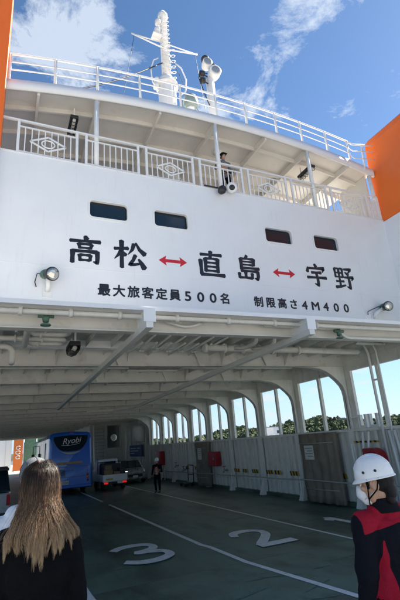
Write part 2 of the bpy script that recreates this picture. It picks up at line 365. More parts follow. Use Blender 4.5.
KANJI = {
 '高': [([(.49, 1.0), (.54, .88)], [.10, .15]), hz_(.04, .795, .96, .83), vt_(.30, .72, .34, .54, .09), hz_(.32, .70, .70, .71, .07), vt_(.70, .71, .65, .55, .09), hz_(.35, .565, .64, .565, .06),
        vt_(.13, .46, .12, .02), hz_(.14, .435, .86, .45), ([(.86, .47), (.87, .25), (.86, .06), (.74, .10)], [.13, .11, .10, .03]),
        vt_(.33, .32, .35, .10, .09), hz_(.35, .31, .66, .31, .07), vt_(.66, .32, .64, .12, .09), hz_(.36, .13, .63, .13, .06)],
 '松': [hz_(.0, .68, .45, .73), vt_(.235, 1.0, .235, .0), ([(.22, .66), (.13, .46), (.0, .30)], [.10, .08, .02]), ([(.26, .60), (.36, .46)], [.05, .13]),
        ([(.64, .92), (.58, .70), (.44, .50)], [.12, .09, .02]), ([(.70, .97), (.82, .72), (1.0, .55)], [.05, .10, .15]),
        ([(.68, .50), (.60, .30), (.48, .13), (.66, .15), (.84, .20)], [.11, .09, .09, .08, .06]), ([(.78, .36), (.88, .20), (.97, .02)], [.06, .12, .16])],
 '直': [hz_(.10, .84, .92, .87), vt_(.50, 1.0, .47, .70), vt_(.28, .70, .28, .17), hz_(.29, .69, .74, .70, .07), vt_(.75, .71, .735, .16), hz_(.31, .53, .71, .53, .065), hz_(.31, .37, .71, .37, .065), hz_(.31, .205, .71, .205, .065),
        vt_(.09, .62, .11, .05), hz_(.08, .04, .99, .05, .09)],
 '島': [([(.50, 1.0), (.40, .88)], [.12, .05]), vt_(.23, .87, .235, .40), hz_(.24, .86, .75, .865, .07), vt_(.76, .88, .745, .60), hz_(.26, .74, .72, .74, .06), hz_(.26, .61, .72, .61, .06), hz_(.22, .47, .97, .48, .08),
        hz_(.20, .345, .90, .355, .075), ([(.89, .37), (.90, .18), (.86, .03), (.74, .08)], [.12, .11, .10, .03]), vt_(.12, .25, .13, .05, .10), vt_(.385, .30, .385, .08, .10), hz_(.12, .065, .64, .065, .075), vt_(.65, .26, .64, .05, .10)],
 '宇': [([(.47, 1.0), (.53, .87)], [.09, .14]), ([(.13, .84), (.08, .62)], [.06, .13]), ([(.13, .79), (.50, .80), (.90, .83), (.80, .64)], [.08, .075, .13, .03]), hz_(.27, .60, .74, .62), hz_(.04, .37, .97, .40), ([(.50, .60), (.535, .30), (.53, .04), (.36, .11)], [.10, .11, .11, .03])],
 '野': [vt_(.06, .93, .07, .51, .09), hz_(.07, .92, .44, .93, .065), vt_(.445, .94, .435, .52, .09), hz_(.09, .725, .42, .725, .055), hz_(.09, .535, .42, .535, .055), vt_(.255, .92, .255, .11, .09), hz_(.06, .325, .46, .34, .065), ([(.0, .05), (.25, .09), (.52, .17)], [.11, .09, .06]),
        ([(.54, .91), (.90, .93), (.72, .73)], [.07, .11, .04]), ([(.58, .78), (.74, .65)], [.05, .12]), ([(.50, .53), (.97, .56), (.87, .40)], [.07, .11, .03]), ([(.73, .55), (.745, .25), (.74, .04), (.58, .11)], [.10, .11, .11, .03])]}
for ch, cx in (('高', 1.70), ('松', 2.90), ('直', 5.38), ('島', 6.64), ('宇', 9.30), ('野', 10.50)):
    b = MB()
    for i, (p, w) in enumerate(KANJI[ch]): brush(b, p, w, cx - .43, 6.94, .86, .80, i)
    b.build('lettering', INK, ferry)
for cx in (4.16, 7.98):
    b = MB(); a = .43; p = [(-a, 0), (-a + .23, .155), (-a + .20, .048), (a - .20, .048), (a - .23, .155), (a, 0), (a - .23, -.155), (a - .20, -.048), (-a + .20, -.048), (-a + .23, -.155)]
    b.prism([(cx + x, 7.28 + z) for x, z in p], lambda x, z, d: (x, d, z), YW - .006, YW + .001); b.build('arrow', RED, ferry)
def caption(s, x0, x1, z, size):
    n = len(s)
    for i, ch in enumerate(s):
        sz = size * (.98 if ch in '0123456789M' else .86)
        xc = x0 + (x1 - x0) * i / (n - 1)
        o = text('caption_letter', ch, sz, INK, FACE_Y(xc, YW - .004, z) @ Matrix.Diagonal((1.15 if ch in '0123456789M' else 1.0, 1, 1, 1)), None, .004, 0)
        bm = bmesh.new()
        for q, (dx, dz) in enumerate(((0, 0), (.010, .004), (-.010, -.004), (.003, -.010), (-.003, .010))):
            k0 = len(bm.verts); bm.from_mesh(o.data); bm.verts.ensure_lookup_table()
            for v in bm.verts[k0:]: v.co += Vector((dx, -.0007 * q, dz))
        bm.to_mesh(o.data); bm.free(); adopt(o, ferry)
caption('最大旅客定員500名', 2.19, 5.73, 6.235, .40)
caption('制限高さ4M400', 6.88, 10.33, 6.215, .40)

# --- gallery, its ceiling and the roof deck
b = MB(); b.box(-.7, 13.1, YW + .21, 16, 9.7, 9.95); b.build('gallery_floor', CREAM, ferry)
b = MB(); b.box(-.7, 13.1, 15.2, 15.4, 9.96, 12.4); b.box(12.98, 13.05, YW + .32, 12.2, 9.96, 12.2); b.build('cabin_wall', CREAM, ferry)
xs = [-.72 + 13.9 * i / 40 for i in range(41)]
b = MB()
for i in range(40):
    x0, x1 = xs[i], xs[i + 1]; a, c = ztop(x0), ztop(x1)
    vs = [(x0, YW - .02, a - .33), (x0, YW - .02, a), (x0, YW + .06, a + .0), (x0, YW + .06, a - .33), (x1, YW - .02, c - .33), (x1, YW - .02, c), (x1, YW + .06, c), (x1, YW + .06, c - .33)]
    b.add(vs, [(0, 4, 5, 1), (1, 5, 6, 2), (2, 6, 7, 3), (3, 7, 4, 0)], 0, True)
b.build('roof_fascia', WHITE, ferry)
b = MB()
for i in range(40):
    x0, x1 = xs[i], xs[i + 1]; a, c = ztop(x0), ztop(x1)
    b.add([(x0, YW + .062, a - .04), (x1, YW + .062, c - .04), (x1, 26, c - .04), (x0, 26, a - .04)], [(0, 1, 2, 3)], 0, True)
    b.add([(x0, YW + .062, a - .14), (x1, YW + .062, c - .14), (x1, 26, c - .14), (x0, 26, a - .14)], [(3, 2, 1, 0)], 0, True)
b.build('roof_deck', CREAM, ferry)
b = MB()
for y in (11.25, 12.35, 13.45, 14.5):
    for i in range(40):
        x0, x1 = xs[i], xs[i + 1]; a, c = ztop(x0) - .142, ztop(x1) - .142
        h = .16
        b.add([(x0, y - .03, a), (x1, y - .03, c), (x1, y - .03, c - h), (x0, y - .03, a - h), (x0, y + .03, a), (x1, y + .03, c), (x1, y + .03, c - h), (x0, y + .03, a - h)], [(0, 1, 2, 3), (7, 6, 5, 4), (3, 2, 6, 7)])
for x in (.35, 2.05, 4.05, 6.06, 8.1, 9.95, 11.9):
    a = ztop(x) - .145
    b.box(x - .035, x + .035, YW + .07, 15.2, a - .26, a - .003)
b.build('ceiling_beam', CREAM, ferry)
for x in (2.0, 6.04, 9.94, 13.0):
    b = MB(); b.tube([(x, YW + .10, Z1 - .02), (x, YW + .10, ztop(x) - .3)], .075, 14); b.lathe([(.13, 0), (.13, .02), (.08, .05)], (x, YW + .1, Z1)); b.build('pillar', WHITE2, ferry)

# --- side towers, orange above and white below
def tower(x_in, sgn):
    x_out = x_in + sgn * 2.4
    ya, yb, zt = (1.4, YW + .3, 14.05) if sgn > 0 else (10.2, YW + .3, 16.0)  # right tower stretched towards the camera, out of view, to shade the people
    def sect(xa, xb, z0, z1, y0, y1, r, lean):
        rr = []
        for z in (z0, z1):
            k = (z - 9.97) * lean
            pts = []
            ccx = [(xa + k * sgn, y0), (xb, y0), (xb, y1), (xa + k * sgn, y1)]
            rr.append([(x, y, z) for x, y in ccx])
        return rr
    b = MB()
    rings = sect(x_in, x_out, 5.3, Z1 - .003, ya, 60, .1, 0.0); b.loft(rings)  # white part carried along the ship, unseen, added to block sun at the windows
    if sgn > 0: b.box(min(x_in, x_out), max(x_in, x_out), ya, ya + 2.2, .0, 5.297)
    o1 = b.build('side_tower', WHITE, ferry, bevel=.05)
    b = MB()
    rings = []
    for z, ins in ((Z1, 0), (12.2, 0), (zt - .45, 0), (zt - .2, .04), (zt - .05, .14), (zt, .3)):
        k = max(0, z - 9.97) * .062 * sgn if sgn > 0 else 0
        rings.append([(x_in + k + ins * sgn, ya + ins, z), (x_out - ins * sgn, ya + ins, z), (x_out - ins * sgn, yb - ins, z), (x_in + k + ins * sgn, yb - ins, z)])
    b.loft(rings); b.build('funnel_casing', ORANGE, o1, bevel=.09 if sgn > 0 else .02)
    return o1
tower(13.1, 1); tower(-.50, -1)

# --- car deck ceiling
ZC = 4.90
b = MB(); b.box(-3.2, 10.75, 7.98, 66, ZC, ZC + .03); b.box(-3.2, 10.75, 7.763, 7.977, 4.655, 4.74); b.box(-3.2, 10.75, 7.95, 7.977, 4.741, ZC + .03); b.build('deck_ceiling', CEIL, ferry)
beam_y = [7.65, 11.35, 14.3, 17.1, 19.9, 22.65, 25.3, 28.0, 30.7, 33.3] + [36.1 + 2.8 * i for i in range(11)]
for k, y in enumerate(beam_y):
    b = MB(); zb = 4.40 if k == 0 else 4.43
    b.box(-3.2, 10.6, y - .012, y + .012, zb + .02, 4.654 if k == 0 else ZC - .002); b.box(-3.2, 10.6, y - .10, y + .10, zb - .003, zb + .02)
    if k:
        for x in (-1.2, 1.15, 3.0, 5.9, 8.2):
            b.add([(x - .008, y - .013, zb + .02), (x - .008, y - .38, ZC - .01), (x - .008, y - .013, ZC - .01), (x + .008, y - .013, zb + .02), (x + .008, y - .38, ZC - .01), (x + .008, y - .013, ZC - .01)], [(0, 1, 2), (3, 5, 4), (0, 3, 4, 1)])
    if k in (1, 2):
        for x in (2.9, 5.3, 7.6):
            b.add([(x - .32, y - .09, ZC - .003), (x + .32, y - .09, ZC - .003), (x + .15, y - .09, zb + .02), (x - .15, y - .09, zb + .02), (x - .32, y - .07, ZC - .003), (x + .32, y - .07, ZC - .003), (x + .15, y - .07, zb + .02), (x - .15, y - .07, zb + .02)], [(0, 1, 2, 3), (7, 6, 5, 4), (0, 3, 7, 4), (1, 5, 6, 2)])
    b.build('deck_beam', CEIL, ferry)
b = MB()
for x in [-2.6 + .62 * i for i in range(22)]: b.box(x - .008, x + .008, 8.01, 65, ZC - .16, ZC - .001)
b.build('ceiling_stiffener', CEIL, ferry)
GIRD = mat('girder_paint', (.75, .745, .715), .45, var=.06, dirt=.3, dirt_col=(.3, .22, .15))
def girder(pts, w=.13, h=.13):
    b = MB()
    for p, q in zip(pts, pts[1:]): b.bar(p, q, w, h)
    g = b.build('longitudinal_girder', GIRD, ferry); p = pts[0]
    if p[1] < 8:
        b = MB(); b.box(p[0] - .11, p[0] + .11, p[1] - .015, p[1], 4.40, 4.652); b.box(p[0] - .05, p[0] + .05, p[1], p[1] + .6, 4.40, 4.653); b.build('end_plate', WHITE, g)
girder([(2.24, 6.86, 4.36), (2.42, 22.2, 4.36)])
girder([(5.80, 6.9, 4.36), (6.42, 21.6, 4.36)]); girder([(6.43, 21.55, 4.352), (6.2, 23.2, 4.352), (5.6, 24.2, 4.352), (4.2, 24.6, 4.352)], .12, .11)
b = MB(); b.box(-3.3, -3.2, 8.6, 66, -.3, 2.37); b.box(-3.3, -3.2, 7.0, 66, 4.24, 5.1)
for i in range(20):
    y = 8.62 + i * 2.8; b.box(-3.28, -3.02, y, y + .16, 2.373, 4.237)
b.build('port_side_plating', WHITE2, ferry)
b = MB(); b.box(-3.2, 10.75, 66.0, 66.2, 4.40, 5.1); b.build('far_end_lintel', CEIL, ferry)
b = MB(); b.box(10.62, 10.75, 7.0, 41, 4.24, 4.998 if False else 4.6); b.box(10.60, 10.74, 8.05, 41, 4.603, 4.897); b.build('starboard_upper_plating', INNER, ferry)

# ================================================================== STARBOARD BULWARK WITH WINDOW OPENINGS
wall = thing('side_wall', 'white ribbed steel bulwark with window openings along the starboard side of the car deck', 'wall', (10.7, 20, 0))
b = MB(); b.box(10.62, 10.70, 7.2, 33.2, 0, 2.28)
y = 7.55
while y < 33:
    b.box(10.515, 10.618, y - .030, y + .030, .14, 2.27); b.box(10.500, 10.514, y - .055, y + .055, .14, 2.27); y += .40
b.box(10.485, 10.619, 7.2, 33.2, .58, .62)
b.build('plating', INNER, wall)
b = MB(); b.box(10.46, 10.74, 7.2, 33.2, 2.284, 2.37); b.build('top_rail', INNER, wall)
b = MB(); b.box(10.45, 10.62, 7.2, 33.2, .001, .12); b.build('green_kerb', DECK, wall)
b = MB(); b.box(10.60, 10.72, 33.205, 41, .001, 4.235); b.box(10.55, 10.599, 33.3, 41, 2.0, 2.08)
for yy in (34.6, 36, 37.4, 38.8, 40.2): b.box(10.52, 10.599, yy - .05, yy + .05, .1, 4.2)
b.build('blank_plating', INNER, wall)
frames_y = [8.55, 11.35, 14.3, 17.1, 19.9, 22.65, 25.3, 28.0, 30.7, 33.3]
for fy in frames_y:
    b = MB(); t = .10
    # web with a curved knee up into the ceiling
    if fy > YW:
        kn = [(10.62, 2.372), (10.46, 2.372), (10.46, 3.42), (10.44, 3.60), (10.36, 3.78), (10.20, 3.95), (10.0, 4.11), (9.78, 4.25), (9.5, 4.35), (9.0, 4.41), (8.6, 4.425), (10.59, 4.428)]
    else: kn = [(10.62, 2.372), (10.46, 2.372), (10.46, 4.1), (10.46, 4.4), (10.59, 4.4)]
    b.prism(kn, lambda x, z, d: (x, d, z), fy - .018, fy + .016)
    prof = kn[1:-1]
    for (xa, za), (xb, zb) in zip(prof, prof[1:]): b.bar((xa, fy, za), (xb, fy, zb), .26, .03, up=(0, 1, 0)) if False else b.add(
        [(xa, fy - .10, za), (xa, fy + .10, za), (xb, fy + .10, zb), (xb, fy - .10, zb), (xa + .025, fy - .10, za), (xa + .025, fy + .10, za), (xb + .025, fy + .10, zb), (xb + .025, fy - .10, zb)],
        [(0, 1, 2, 3), (7, 6, 5, 4), (0, 3, 7, 4), (1, 5, 6, 2)])
    b.box(10.621, 10.73, fy - .26, fy + .20, 2.372, 4.238)
    # lower pillar, flared foot
    b.add([(10.42, fy - .10, 2.28), (10.42, fy + .10, 2.28), (10.40, fy + .10, .5), (10.40, fy - .10, .5), (10.24, fy + .12, .002), (10.24, fy - .12, .002), (10.55, fy - .10, 2.28), (10.55, fy + .10, 2.28), (10.55, fy + .12, .002), (10.55, fy - .12, .002)],
          [(0, 1, 2, 3), (3, 2, 4, 5), (0, 3, 5, 9, 6), (1, 7, 8, 4, 2), (6, 9, 8, 7), (0, 6, 7, 1), (5, 4, 8, 9)])
    b.build('frame', INNER, wall)
for a, c in zip(frames_y, frames_y[1:]):
    m_ = (a + c) / 2 - .05
    b = MB(); b.box(10.60, 10.71, m_ - .055, m_ + .055, 2.372, 4.238); b.build('mullion', INNER, wall)
def hazard(y0, y1, z0, z1, x=10.486):
    b = MB(); n = max(2, int((y1 - y0) / .09)); w = (y1 - y0) / n
    for i in range(n):
        ya = y0 + i * w; sk = .04
        b.add([(x, ya, z0), (x, ya + w, z0), (x, ya + w + sk, z1), (x, ya + sk, z1), (x + .008, ya, z0), (x + .008, ya + w, z0), (x + .008, ya + w + sk, z1), (x + .008, ya + sk, z1)], [(0, 1, 2, 3), (7, 6, 5, 4), (0, 4, 5, 1), (1, 5, 6, 2), (2, 6, 7, 3), (3, 7, 4, 0)], i % 2)
    b.build('hazard_label', [YEL, INK], wall)
for y0, y1 in ((11.9, 12.25), (12.45, 12.85), (14.55, 15.1), (15.75, 16.2), (16.3, 16.85), (17.5, 18.05), (18.5, 18.9), (19.2, 19.75), (24.2, 24.7), (25.6, 26.1)): hazard(y0, y1, .82, .98)
hazard(10.15, 11.2, 1.93, 1.99, 10.38)

tc_ = thing('canvas_cover', 'tall brown grey canvas cover with a white notice on the near starboard bulwark', 'cover', (10.4, 12.8, 0))
def canvas(y0, y1, t, notice):
    b = MB(); n = 26; vs = []; fs = []
    for i in range(n + 1):
        yy = y0 + (y1 - y0) * i / n; bul = .05 * math.sin(i * 1.05) + .03 * math.sin(i * 2.3 + 1)
        for k in range(9):
            z = .06 + 2.26 * k / 8; vs.append((10.12 + bul * (1 - .5 * k / 8) + .02 * math.sin(k * 1.3 + i * .3), yy, z))
        for k in range(9):
            z = .06 + 2.26 * k / 8; vs.append((10.28, yy, z))
        if i:
            o0 = (i - 1) * 18; o1 = i * 18
            for k in range(8): fs += [(o0 + k, o1 + k, o1 + k + 1, o0 + k + 1), (o0 + 9 + k, o0 + 10 + k, o1 + 10 + k, o1 + 9 + k)]
            fs += [(o0 + 8, o1 + 8, o1 + 17, o0 + 17), (o0, o0 + 9, o1 + 9, o1)]
    e = n * 18
    fs += [tuple(list(range(0, 9)) + list(range(17, 8, -1))), tuple(list(range(e + 9, e + 18)) + list(range(e + 8, e - 1, -1)))]
    b.add(vs, fs, 0, True); c = b.build('cover_cloth', CANVAS, t)
    b = MB(); b.box(10.03, 10.045, *notice); nb = b.build('notice', PAPER, t)
    b = MB()
    for q in range(4): b.box(10.022, 10.0295, notice[0] + .05, notice[1] - .05 - .1 * (q % 2), notice[3] - .10 - .09 * q, notice[3] - .075 - .09 * q)
    b.build('print_line', mat('grey_print', (.2, .2, .2), .7), nb)
    for zz in (.5, 2.0):
        b = MB(); b.tube([(10.05, y0 + .02, zz), (10.02, (y0 + y1) / 2, zz - .01), (10.05, y1 - .02, zz)], .012, 6); b.build('tie_cord', ROPE, t)
canvas(11.85, 13.75, tc_, (12.9, 13.4, 1.45, 1.92))
td_ = thing('canvas_cover', 'brown canvas cover over the doorway further along the bulwark beside the red cabinet', 'cover', (10.4, 22.6, 0))
canvas(22.0, 23.6, td_, (22.6, 23.1, 1.4, 2.0))

# red boxes on the bulwark
t = thing('hose_cabinet', 'red hose cabinet on the bulwark beside the far canvas cover', 'cabinet', (10.4, 21.6, 1.0))
b = MB(); b.box(10.1, 10.45, 21.05, 21.95, 1.08, 1.78); b.build('case', REDP, t, bevel=.04)
b = MB(); b.box(10.085, 10.099, 21.12, 21.88, 1.15, 1.71); dr = b.build('door', REDP, t)
b = MB(); b.box(10.06, 10.084, 21.2, 21.25, 1.4, 1.5); b.build('handle', GALV, dr)
t = thing('hose_cabinet', 'small dark red cabinet at the far end of the bulwark behind the standing deckhand', 'cabinet', (10.4, 30.2, 1.0))
b = MB(); b.box(10.1, 10.45, 29.8, 30.7, 1.0, 1.9); b.build('case', REDP, t, bevel=.04)
b = MB(); b.box(10.085, 10.099, 29.88, 30.62, 1.07, 1.83); b.build('door', REDP, t)
t = thing('hose_reel', 'dark red rounded fire hose cover above the near worker in the white helmet', 'hose reel', (10.2, 10.2, 1.2))
b = MB(); pl = [(-.36, 1.22), (.33, 1.22), (.33, 1.45)]
for i in range(8): a = R(90 * i / 7); pl.append((-.02 + .35 * math.cos(a), 1.45 + .33 * math.sin(a)))
pl += [(-.36, 1.78)]
b.prism([(10.2 - yy, z) for yy, z in pl], lambda yy, z, d: (d, yy, z), 10.02, 10.34); b.build('cover', REDP, t, bevel=.04)
b = MB(); b.tube([(10.0 , 10.2 + .2 * math.cos(a), 1.48 + .2 * math.sin(a)) for a in [R(20 * i) for i in range(18)]], .02, 6, closed=True); b.build('coiled_hose', mat('dull_red_hose', (.2, .02, .03), .7), t)

# fittings on top of the bulwark, near end
t = thing('rail_bracket', 'white U shaped steel bracket standing on the bulwark rail by the near window', 'bracket', (10.55, 10.6, 2.37))
b = MB()
for yy in (10.15, 10.45, 10.62, 10.86): b.box(10.45, 10.56, yy - .04, yy + .04, 2.374, 2.78)
b.box(10.45, 10.56, 10.19, 10.41, 2.374, 2.45); b.box(10.45, 10.56, 10.66, 10.82, 2.374, 2.45); b.build('upright', WHITE2, t)
b = MB(); b.tube([(10.5, 10.9, 2.72), (10.5, 12.0, 2.7)], .025, 8); b.build('arm', WHITE2, t)
t = thing('standpipe', 'pair of white vertical pipes rising in the nearest window opening', 'pipe', (10.5, 9.9, 2.37))
for yy, r_ in ((9.62, .035), (9.95, .045)):
    b = MB(); b.tube([(10.42, yy, .2), (10.42, yy, 4.6), (10.3, yy, 4.9)], r_, 10); b.build('riser', WHITE2, t)
b = MB(); b.bar((10.42, 9.6, 3.75), (10.42, 9.97, 3.75), .04, .05); b.build('clamp', WHITE2, t)
t = thing('brace_pipe', 'white diagonal brace pipes below the bulwark rail beside the hose cover', 'pipe', (10.4, 10.8, 0))
for p, q in (((10.38, 10.5, 2.25), (10.38, 10.75, 1.3)), ((10.38, 10.75, 2.25), (10.38, 11.0, .9)), ((10.38, 9.5, 2.25), (10.38, 9.3, .5)), ((10.38, 9.7, 2.25), (10.38, 9.55, .5)), ((10.38, 11.35, 1.9), (10.38, 11.3, 1.0))):
    b = MB(); b.tube([p, q], .04, 8); b.build('strut', WHITE2, t)

# safety rope along the bulwark
t = thing('safety_rope', 'thin grey safety rope strung low along the starboard bulwark', 'rope', (10.1, 20, .7))
b = MB(); b.tube([(10.05 if y < 29 else 10.1, y, .78 - .006 * (y - 10) + .012 * math.sin(y * 1.5)) for y in [8.3 + .8 * i for i in range(27)]], .022, 7); b.build('cord', ROPE, t)
for y in (8.6, 14.0, 19.4, 25.0, 29.0):
    b = MB(); b.tube([(10.10, y, .125), (10.10, y, .84)], .025, 8); b.lathe([(.07, 0), (.07, .012), (.03, .03)], (10.10, y, .121)); b.build('stanchion', WHITE2, t)

# gear stored against the bulwark
t = thing('cargo_trolley', 'dark folded trolley parked against the far starboard bulwark', 'trolley', (9.9, 24.3, 0))
b = MB()
for yy in (23.9, 24.7): b.tube([(9.6, yy, .12), (10.02, yy, .15), (10.05, yy, 1.1)], .025, 8)
b.tube([(10.05, 23.9, 1.1), (10.05, 24.7, 1.1)], .025, 8); b.tube([(10.04, 23.9, .6), (10.04, 24.7, .6)], .02, 8); b.build('push_frame', BLACKM, t)
b = MB(); b.box(9.5, 10.0, 23.85, 24.75, .15, .19); b.build('platform', BLACKM, t)
for yy in (23.95, 24.65):
    for xx in (9.56, 9.95):
        b = MB(); b.lathe([(.03, -.02), (.075, -.02), (.075, .02), (.03, .02)], (xx, yy, .076), (0, 1, 0), 12); b.build('wheel', RUBBER, t)
for i, (yy, zz) in enumerate(((20.4, .9), (25.9, .8), (27.2, 1.0))):
    t = thing('hose_valve', ['grey fire valve with handwheel nearest on the bulwark past the canvas', 'grey fire valve with handwheel midway down the far bulwark', 'grey fire valve with handwheel furthest down the bulwark'][i], 'valve', (10.3, yy, zz), 'fire valves on the bulwark')
    b = MB(); b.tube([(10.44, yy, zz), (10.25, yy, zz), (10.18, yy, zz - .1)], .055, 10); b.build('valve_body', GALV, t)
    b = MB(); b.tube([(10.25 + .0, yy + .09 * math.cos(R(30 * k)), zz + .2 + .0) if False else (10.25 + .09 * math.sin(R(30 * k)), yy + .09 * math.cos(R(30 * k)), zz + .18) for k in range(12)], .014, 6, closed=True); b.tube([(10.25, yy, zz), (10.25, yy, zz + .18)], .014, 6); b.bar((10.16, yy, zz + .18), (10.34, yy, zz + .18), .014, .014); b.build('handwheel', REDP, t)
# ================================================================== DECK RAILINGS
t = thing('gallery_railing', 'white balustrade with diamond ornaments along the gallery above the lettering', 'railing', (6.2, YW + .1, Z1))
YR = YW + .04
b = MB(); b.bar((-.6, YR, 11.05), (13.05, YR, 11.05), .07, .05); b.build('handrail', WHITE2, t)
for k in range(-1, 8):
    cx = .67 + 1.8 * k; x0, x1 = max(cx - .77, -.6), min(cx + .77, 13.05)
    if x1 - x0 < .3: continue
    for x in (x0, x1):
        b = MB(); b.box(x - .035, x + .035, YR - .03, YR + .03, Z1 + .031, 11.024); b.build('post', WHITE2, t)
    b = MB(); b.box(x0 + .036, x1 - .036, YR - .02, YR + .02, 10.84, 10.875); b.box(x0 + .036, x1 - .036, YR - .02, YR + .02, Z1 + .07, Z1 + .10)
    n = 9
    for i in range(1, n):
        x = x0 + (x1 - x0) * i / n; b.box(x - .014, x + .014, YR - .012, YR + .012, Z1 + .101, 10.839)
    b.build('baluster_panel', WHITE2, t)
    if k % 2 == 0:
        b = MB(); zc = 10.42
        for w, h in ((.47, .23),):
            q = [(cx - w, zc), (cx, zc + h), (cx + w, zc), (cx, zc - h)]
            for p0, p1 in zip(q, q[1:] + q[:1]): b.bar((p0[0], YR - .02, p0[1]), (p1[0], YR - .02, p1[1]), .03, .045)
        b.tube([(cx + .17 * math.cos(R(a)), YR - .025, zc + .12 * math.sin(R(a))) for a in range(0, 360, 20)], .02, 6, closed=True)
        b.build('diamond_ornament', WHITE2, t)
t = thing('roof_railing', 'white three rail guard along the curved roof edge below the blue sky', 'railing', (6.2, YW, 13))
px_ = [-.45, .78, 2.02, 3.38, 4.8, 6.14, 7.35, 8.64, 9.79, 10.99, 12.1]
for x in px_:
    b = MB(); b.tube([(x, YW + .05, ztop(x) - .05), (x, YW + .05, ztop(x) + .97)], .042, 8); b.build('post', WHITE2, t)
for k, h in enumerate((.97, .68, .40)):
    b = MB(); b.tube([(x, YW + .05, ztop(x) + h) for x in [-.6 + .2117 * i for i in range(61)]] , .035 if k == 0 else .022, 7); b.build('rail', WHITE2, t)
t = thing('platform_railing', 'short white guard rail running to the orange casing at the right end of the roof', 'railing', (12.6, 10, 12.2))
for k, h in enumerate((1.12, .8, .45)):
    b = MB(); b.tube([(12.12, YW + .05, ztop(12.1) - .15 + h), (12.3, YW + .0, 12.26 + h), (13.2, 10.2, 12.27 + h)], .035 if k == 0 else .022, 7); b.build('rail', WHITE2, t)
b = MB(); b.tube([(12.72, YW - .02 , 12.2), (12.72, 10.3, 13.36)], .035, 8); b.build('post', WHITE2, t)

# ------------------------------------------------------------------ mast, horn post, radar
MX, MY = 5.8, 14.0
t = thing('mast', 'tall white signal mast with a yardarm and climbing hoops on the roof', 'mast', (MX, MY, 12.9))
b = MB(); b.lathe([(.40, -.3), (.40, 4.9), (.37, 5.05), (.2, 5.1)], (MX, MY, 12.9), n=24); b.lathe([(.52, 4.62), (.52, 4.7)], (MX, MY, 12.9), n=24); b.build('base_drum', WHITE2, t)
b = MB(); b.lathe([(.20, 5.0), (.17, 8.8), (.24, 8.85), (.24, 9.05), (.16, 9.1), (.15, 9.22)], (MX, MY, 12.9), n=18); b.build('pole', WHITE2, t)
for s_ in (-1, 1):
    b = MB(); b.tube([(MX, MY - .15, 19.65), (MX + s_ * 1.62, MY - .15, 19.95)], .035, 8); b.tube([(MX, MY + .05, 20.25), (MX + s_ * 1.60, MY - .13, 19.96)], .028, 8)
    b.build('yardarm', WHITE2, t)
b = MB(); hp = []
for i in range(90):
    a = R(24 * i); z = 17.9 + i * .022; hp.append((MX + .36 + .13 * math.cos(a), MY + .13 * math.sin(a), z))
b.tube(hp, .018, 6); b.build('cable_coil', WHITE2, t)
for i in range(14):
    z = 18.2 + i * .26
    b = MB(); b.tube([(MX - .15, MY - .12, z), (MX - .19, MY - .24, z), (MX + .19, MY - .24, z), (MX + .15, MY - .12, z)], .018, 6); b.build('rung', WHITE2, t)
for s_ in (-1, 1):
    b = MB(); b.tube([(MX + s_ * .48, MY - .2, 17.0), (MX + s_ * .78, MY - .3, 17.3), (MX + s_ * .84, MY - .3, 18.0), (MX + s_ * .66, MY - .25, 18.65), (MX + s_ * .42, MY - .2, 18.9)], .032, 8); b.build('climbing_hoop', WHITE2, t)
for z, dx in ((17.5, -.5), (17.2, -.55), (20.6, -.33), (21.1, -.3)):
    b = MB(); b.lathe([(.05, 0), (.14, .03), (.14, .22), (.1, .3), (.03, .33)], (MX + dx, MY - .1, z), n=14); b.bar((MX + dx, MY - .1, z), (MX, MY - .05, z), .05, .05); b.build('signal_lamp', WHITE2, t)
b = MB(); b.box(MX - .62, MX - .18, MY - .3, MY + .1, 20.3, 20.36); b.box(MX - .5, MX - .3, MY - .2, MY, 20.36, 20.75); b.build('lamp_bracket', WHITE2, t)
WIRE = mat('dark_wire', (.03, .03, .032), .5)
for i, (p, q, r_, lb) in enumerate((((MX - .2, MY - .1, 18.8), (.6, 12.0, 13.6), .03, 'thick dark stay wire running from the mast down to the left roof rail'),
        ((MX + 1.5, MY - .15, 19.85), (8.6, 15, 14.0), .010, 'thin dark wire from the right yardarm tip down behind the horn post'),
        ((MX - 1.5, MY - .15, 19.85), (3.4, 15.4, 13.4), .010, 'thin dark wire from the left yardarm tip down to the roof'),
        ((MX + .3, MY, 19.4), (7.6, 13.2, 14.6), .012, 'thin dark wire from the middle of the mast to the horn post foot'))):
    b = MB(); P, Q = Vector(p), Vector(q); b.tube([P.lerp(Q, u) - Vector((0, 0, .25 * math.sin(PI * u))) for u in [j / 8 for j in range(9)]], r_, 5); tag(b.build('stay_wire', WIRE), lb, 'wire')
t = thing('radome', 'grey green radar dome on the roof right of the mast drum', 'radar', (6.7, 13.6, 12.9))
b = MB(); b.lathe([(.12, 0), (.12, 3.35), (.2, 3.4)], (6.72, 13.6, 12.9), n=14); b.build('pedestal', WHITE2, t)
b = MB(); b.lathe([(.15, 3.4), (.32, 3.48), (.35, 3.7), (.29, 3.98), (.16, 4.1), (.02, 4.14)], (6.72, 13.6, 12.9), n=22); b.build('dome', mat('grey_green_dome', (.22, .29, .27), .45), t)
t = thing('horn_post', 'white roof post carrying two round floodlights right of the mast', 'post', (6.9, 12, 12.9))
b = MB(); b.lathe([(.17, -.1), (.17, 3.55), (.12, 3.6)], (6.9, 12, 12.9), n=16); b.build('post_tube', WHITE2, t)
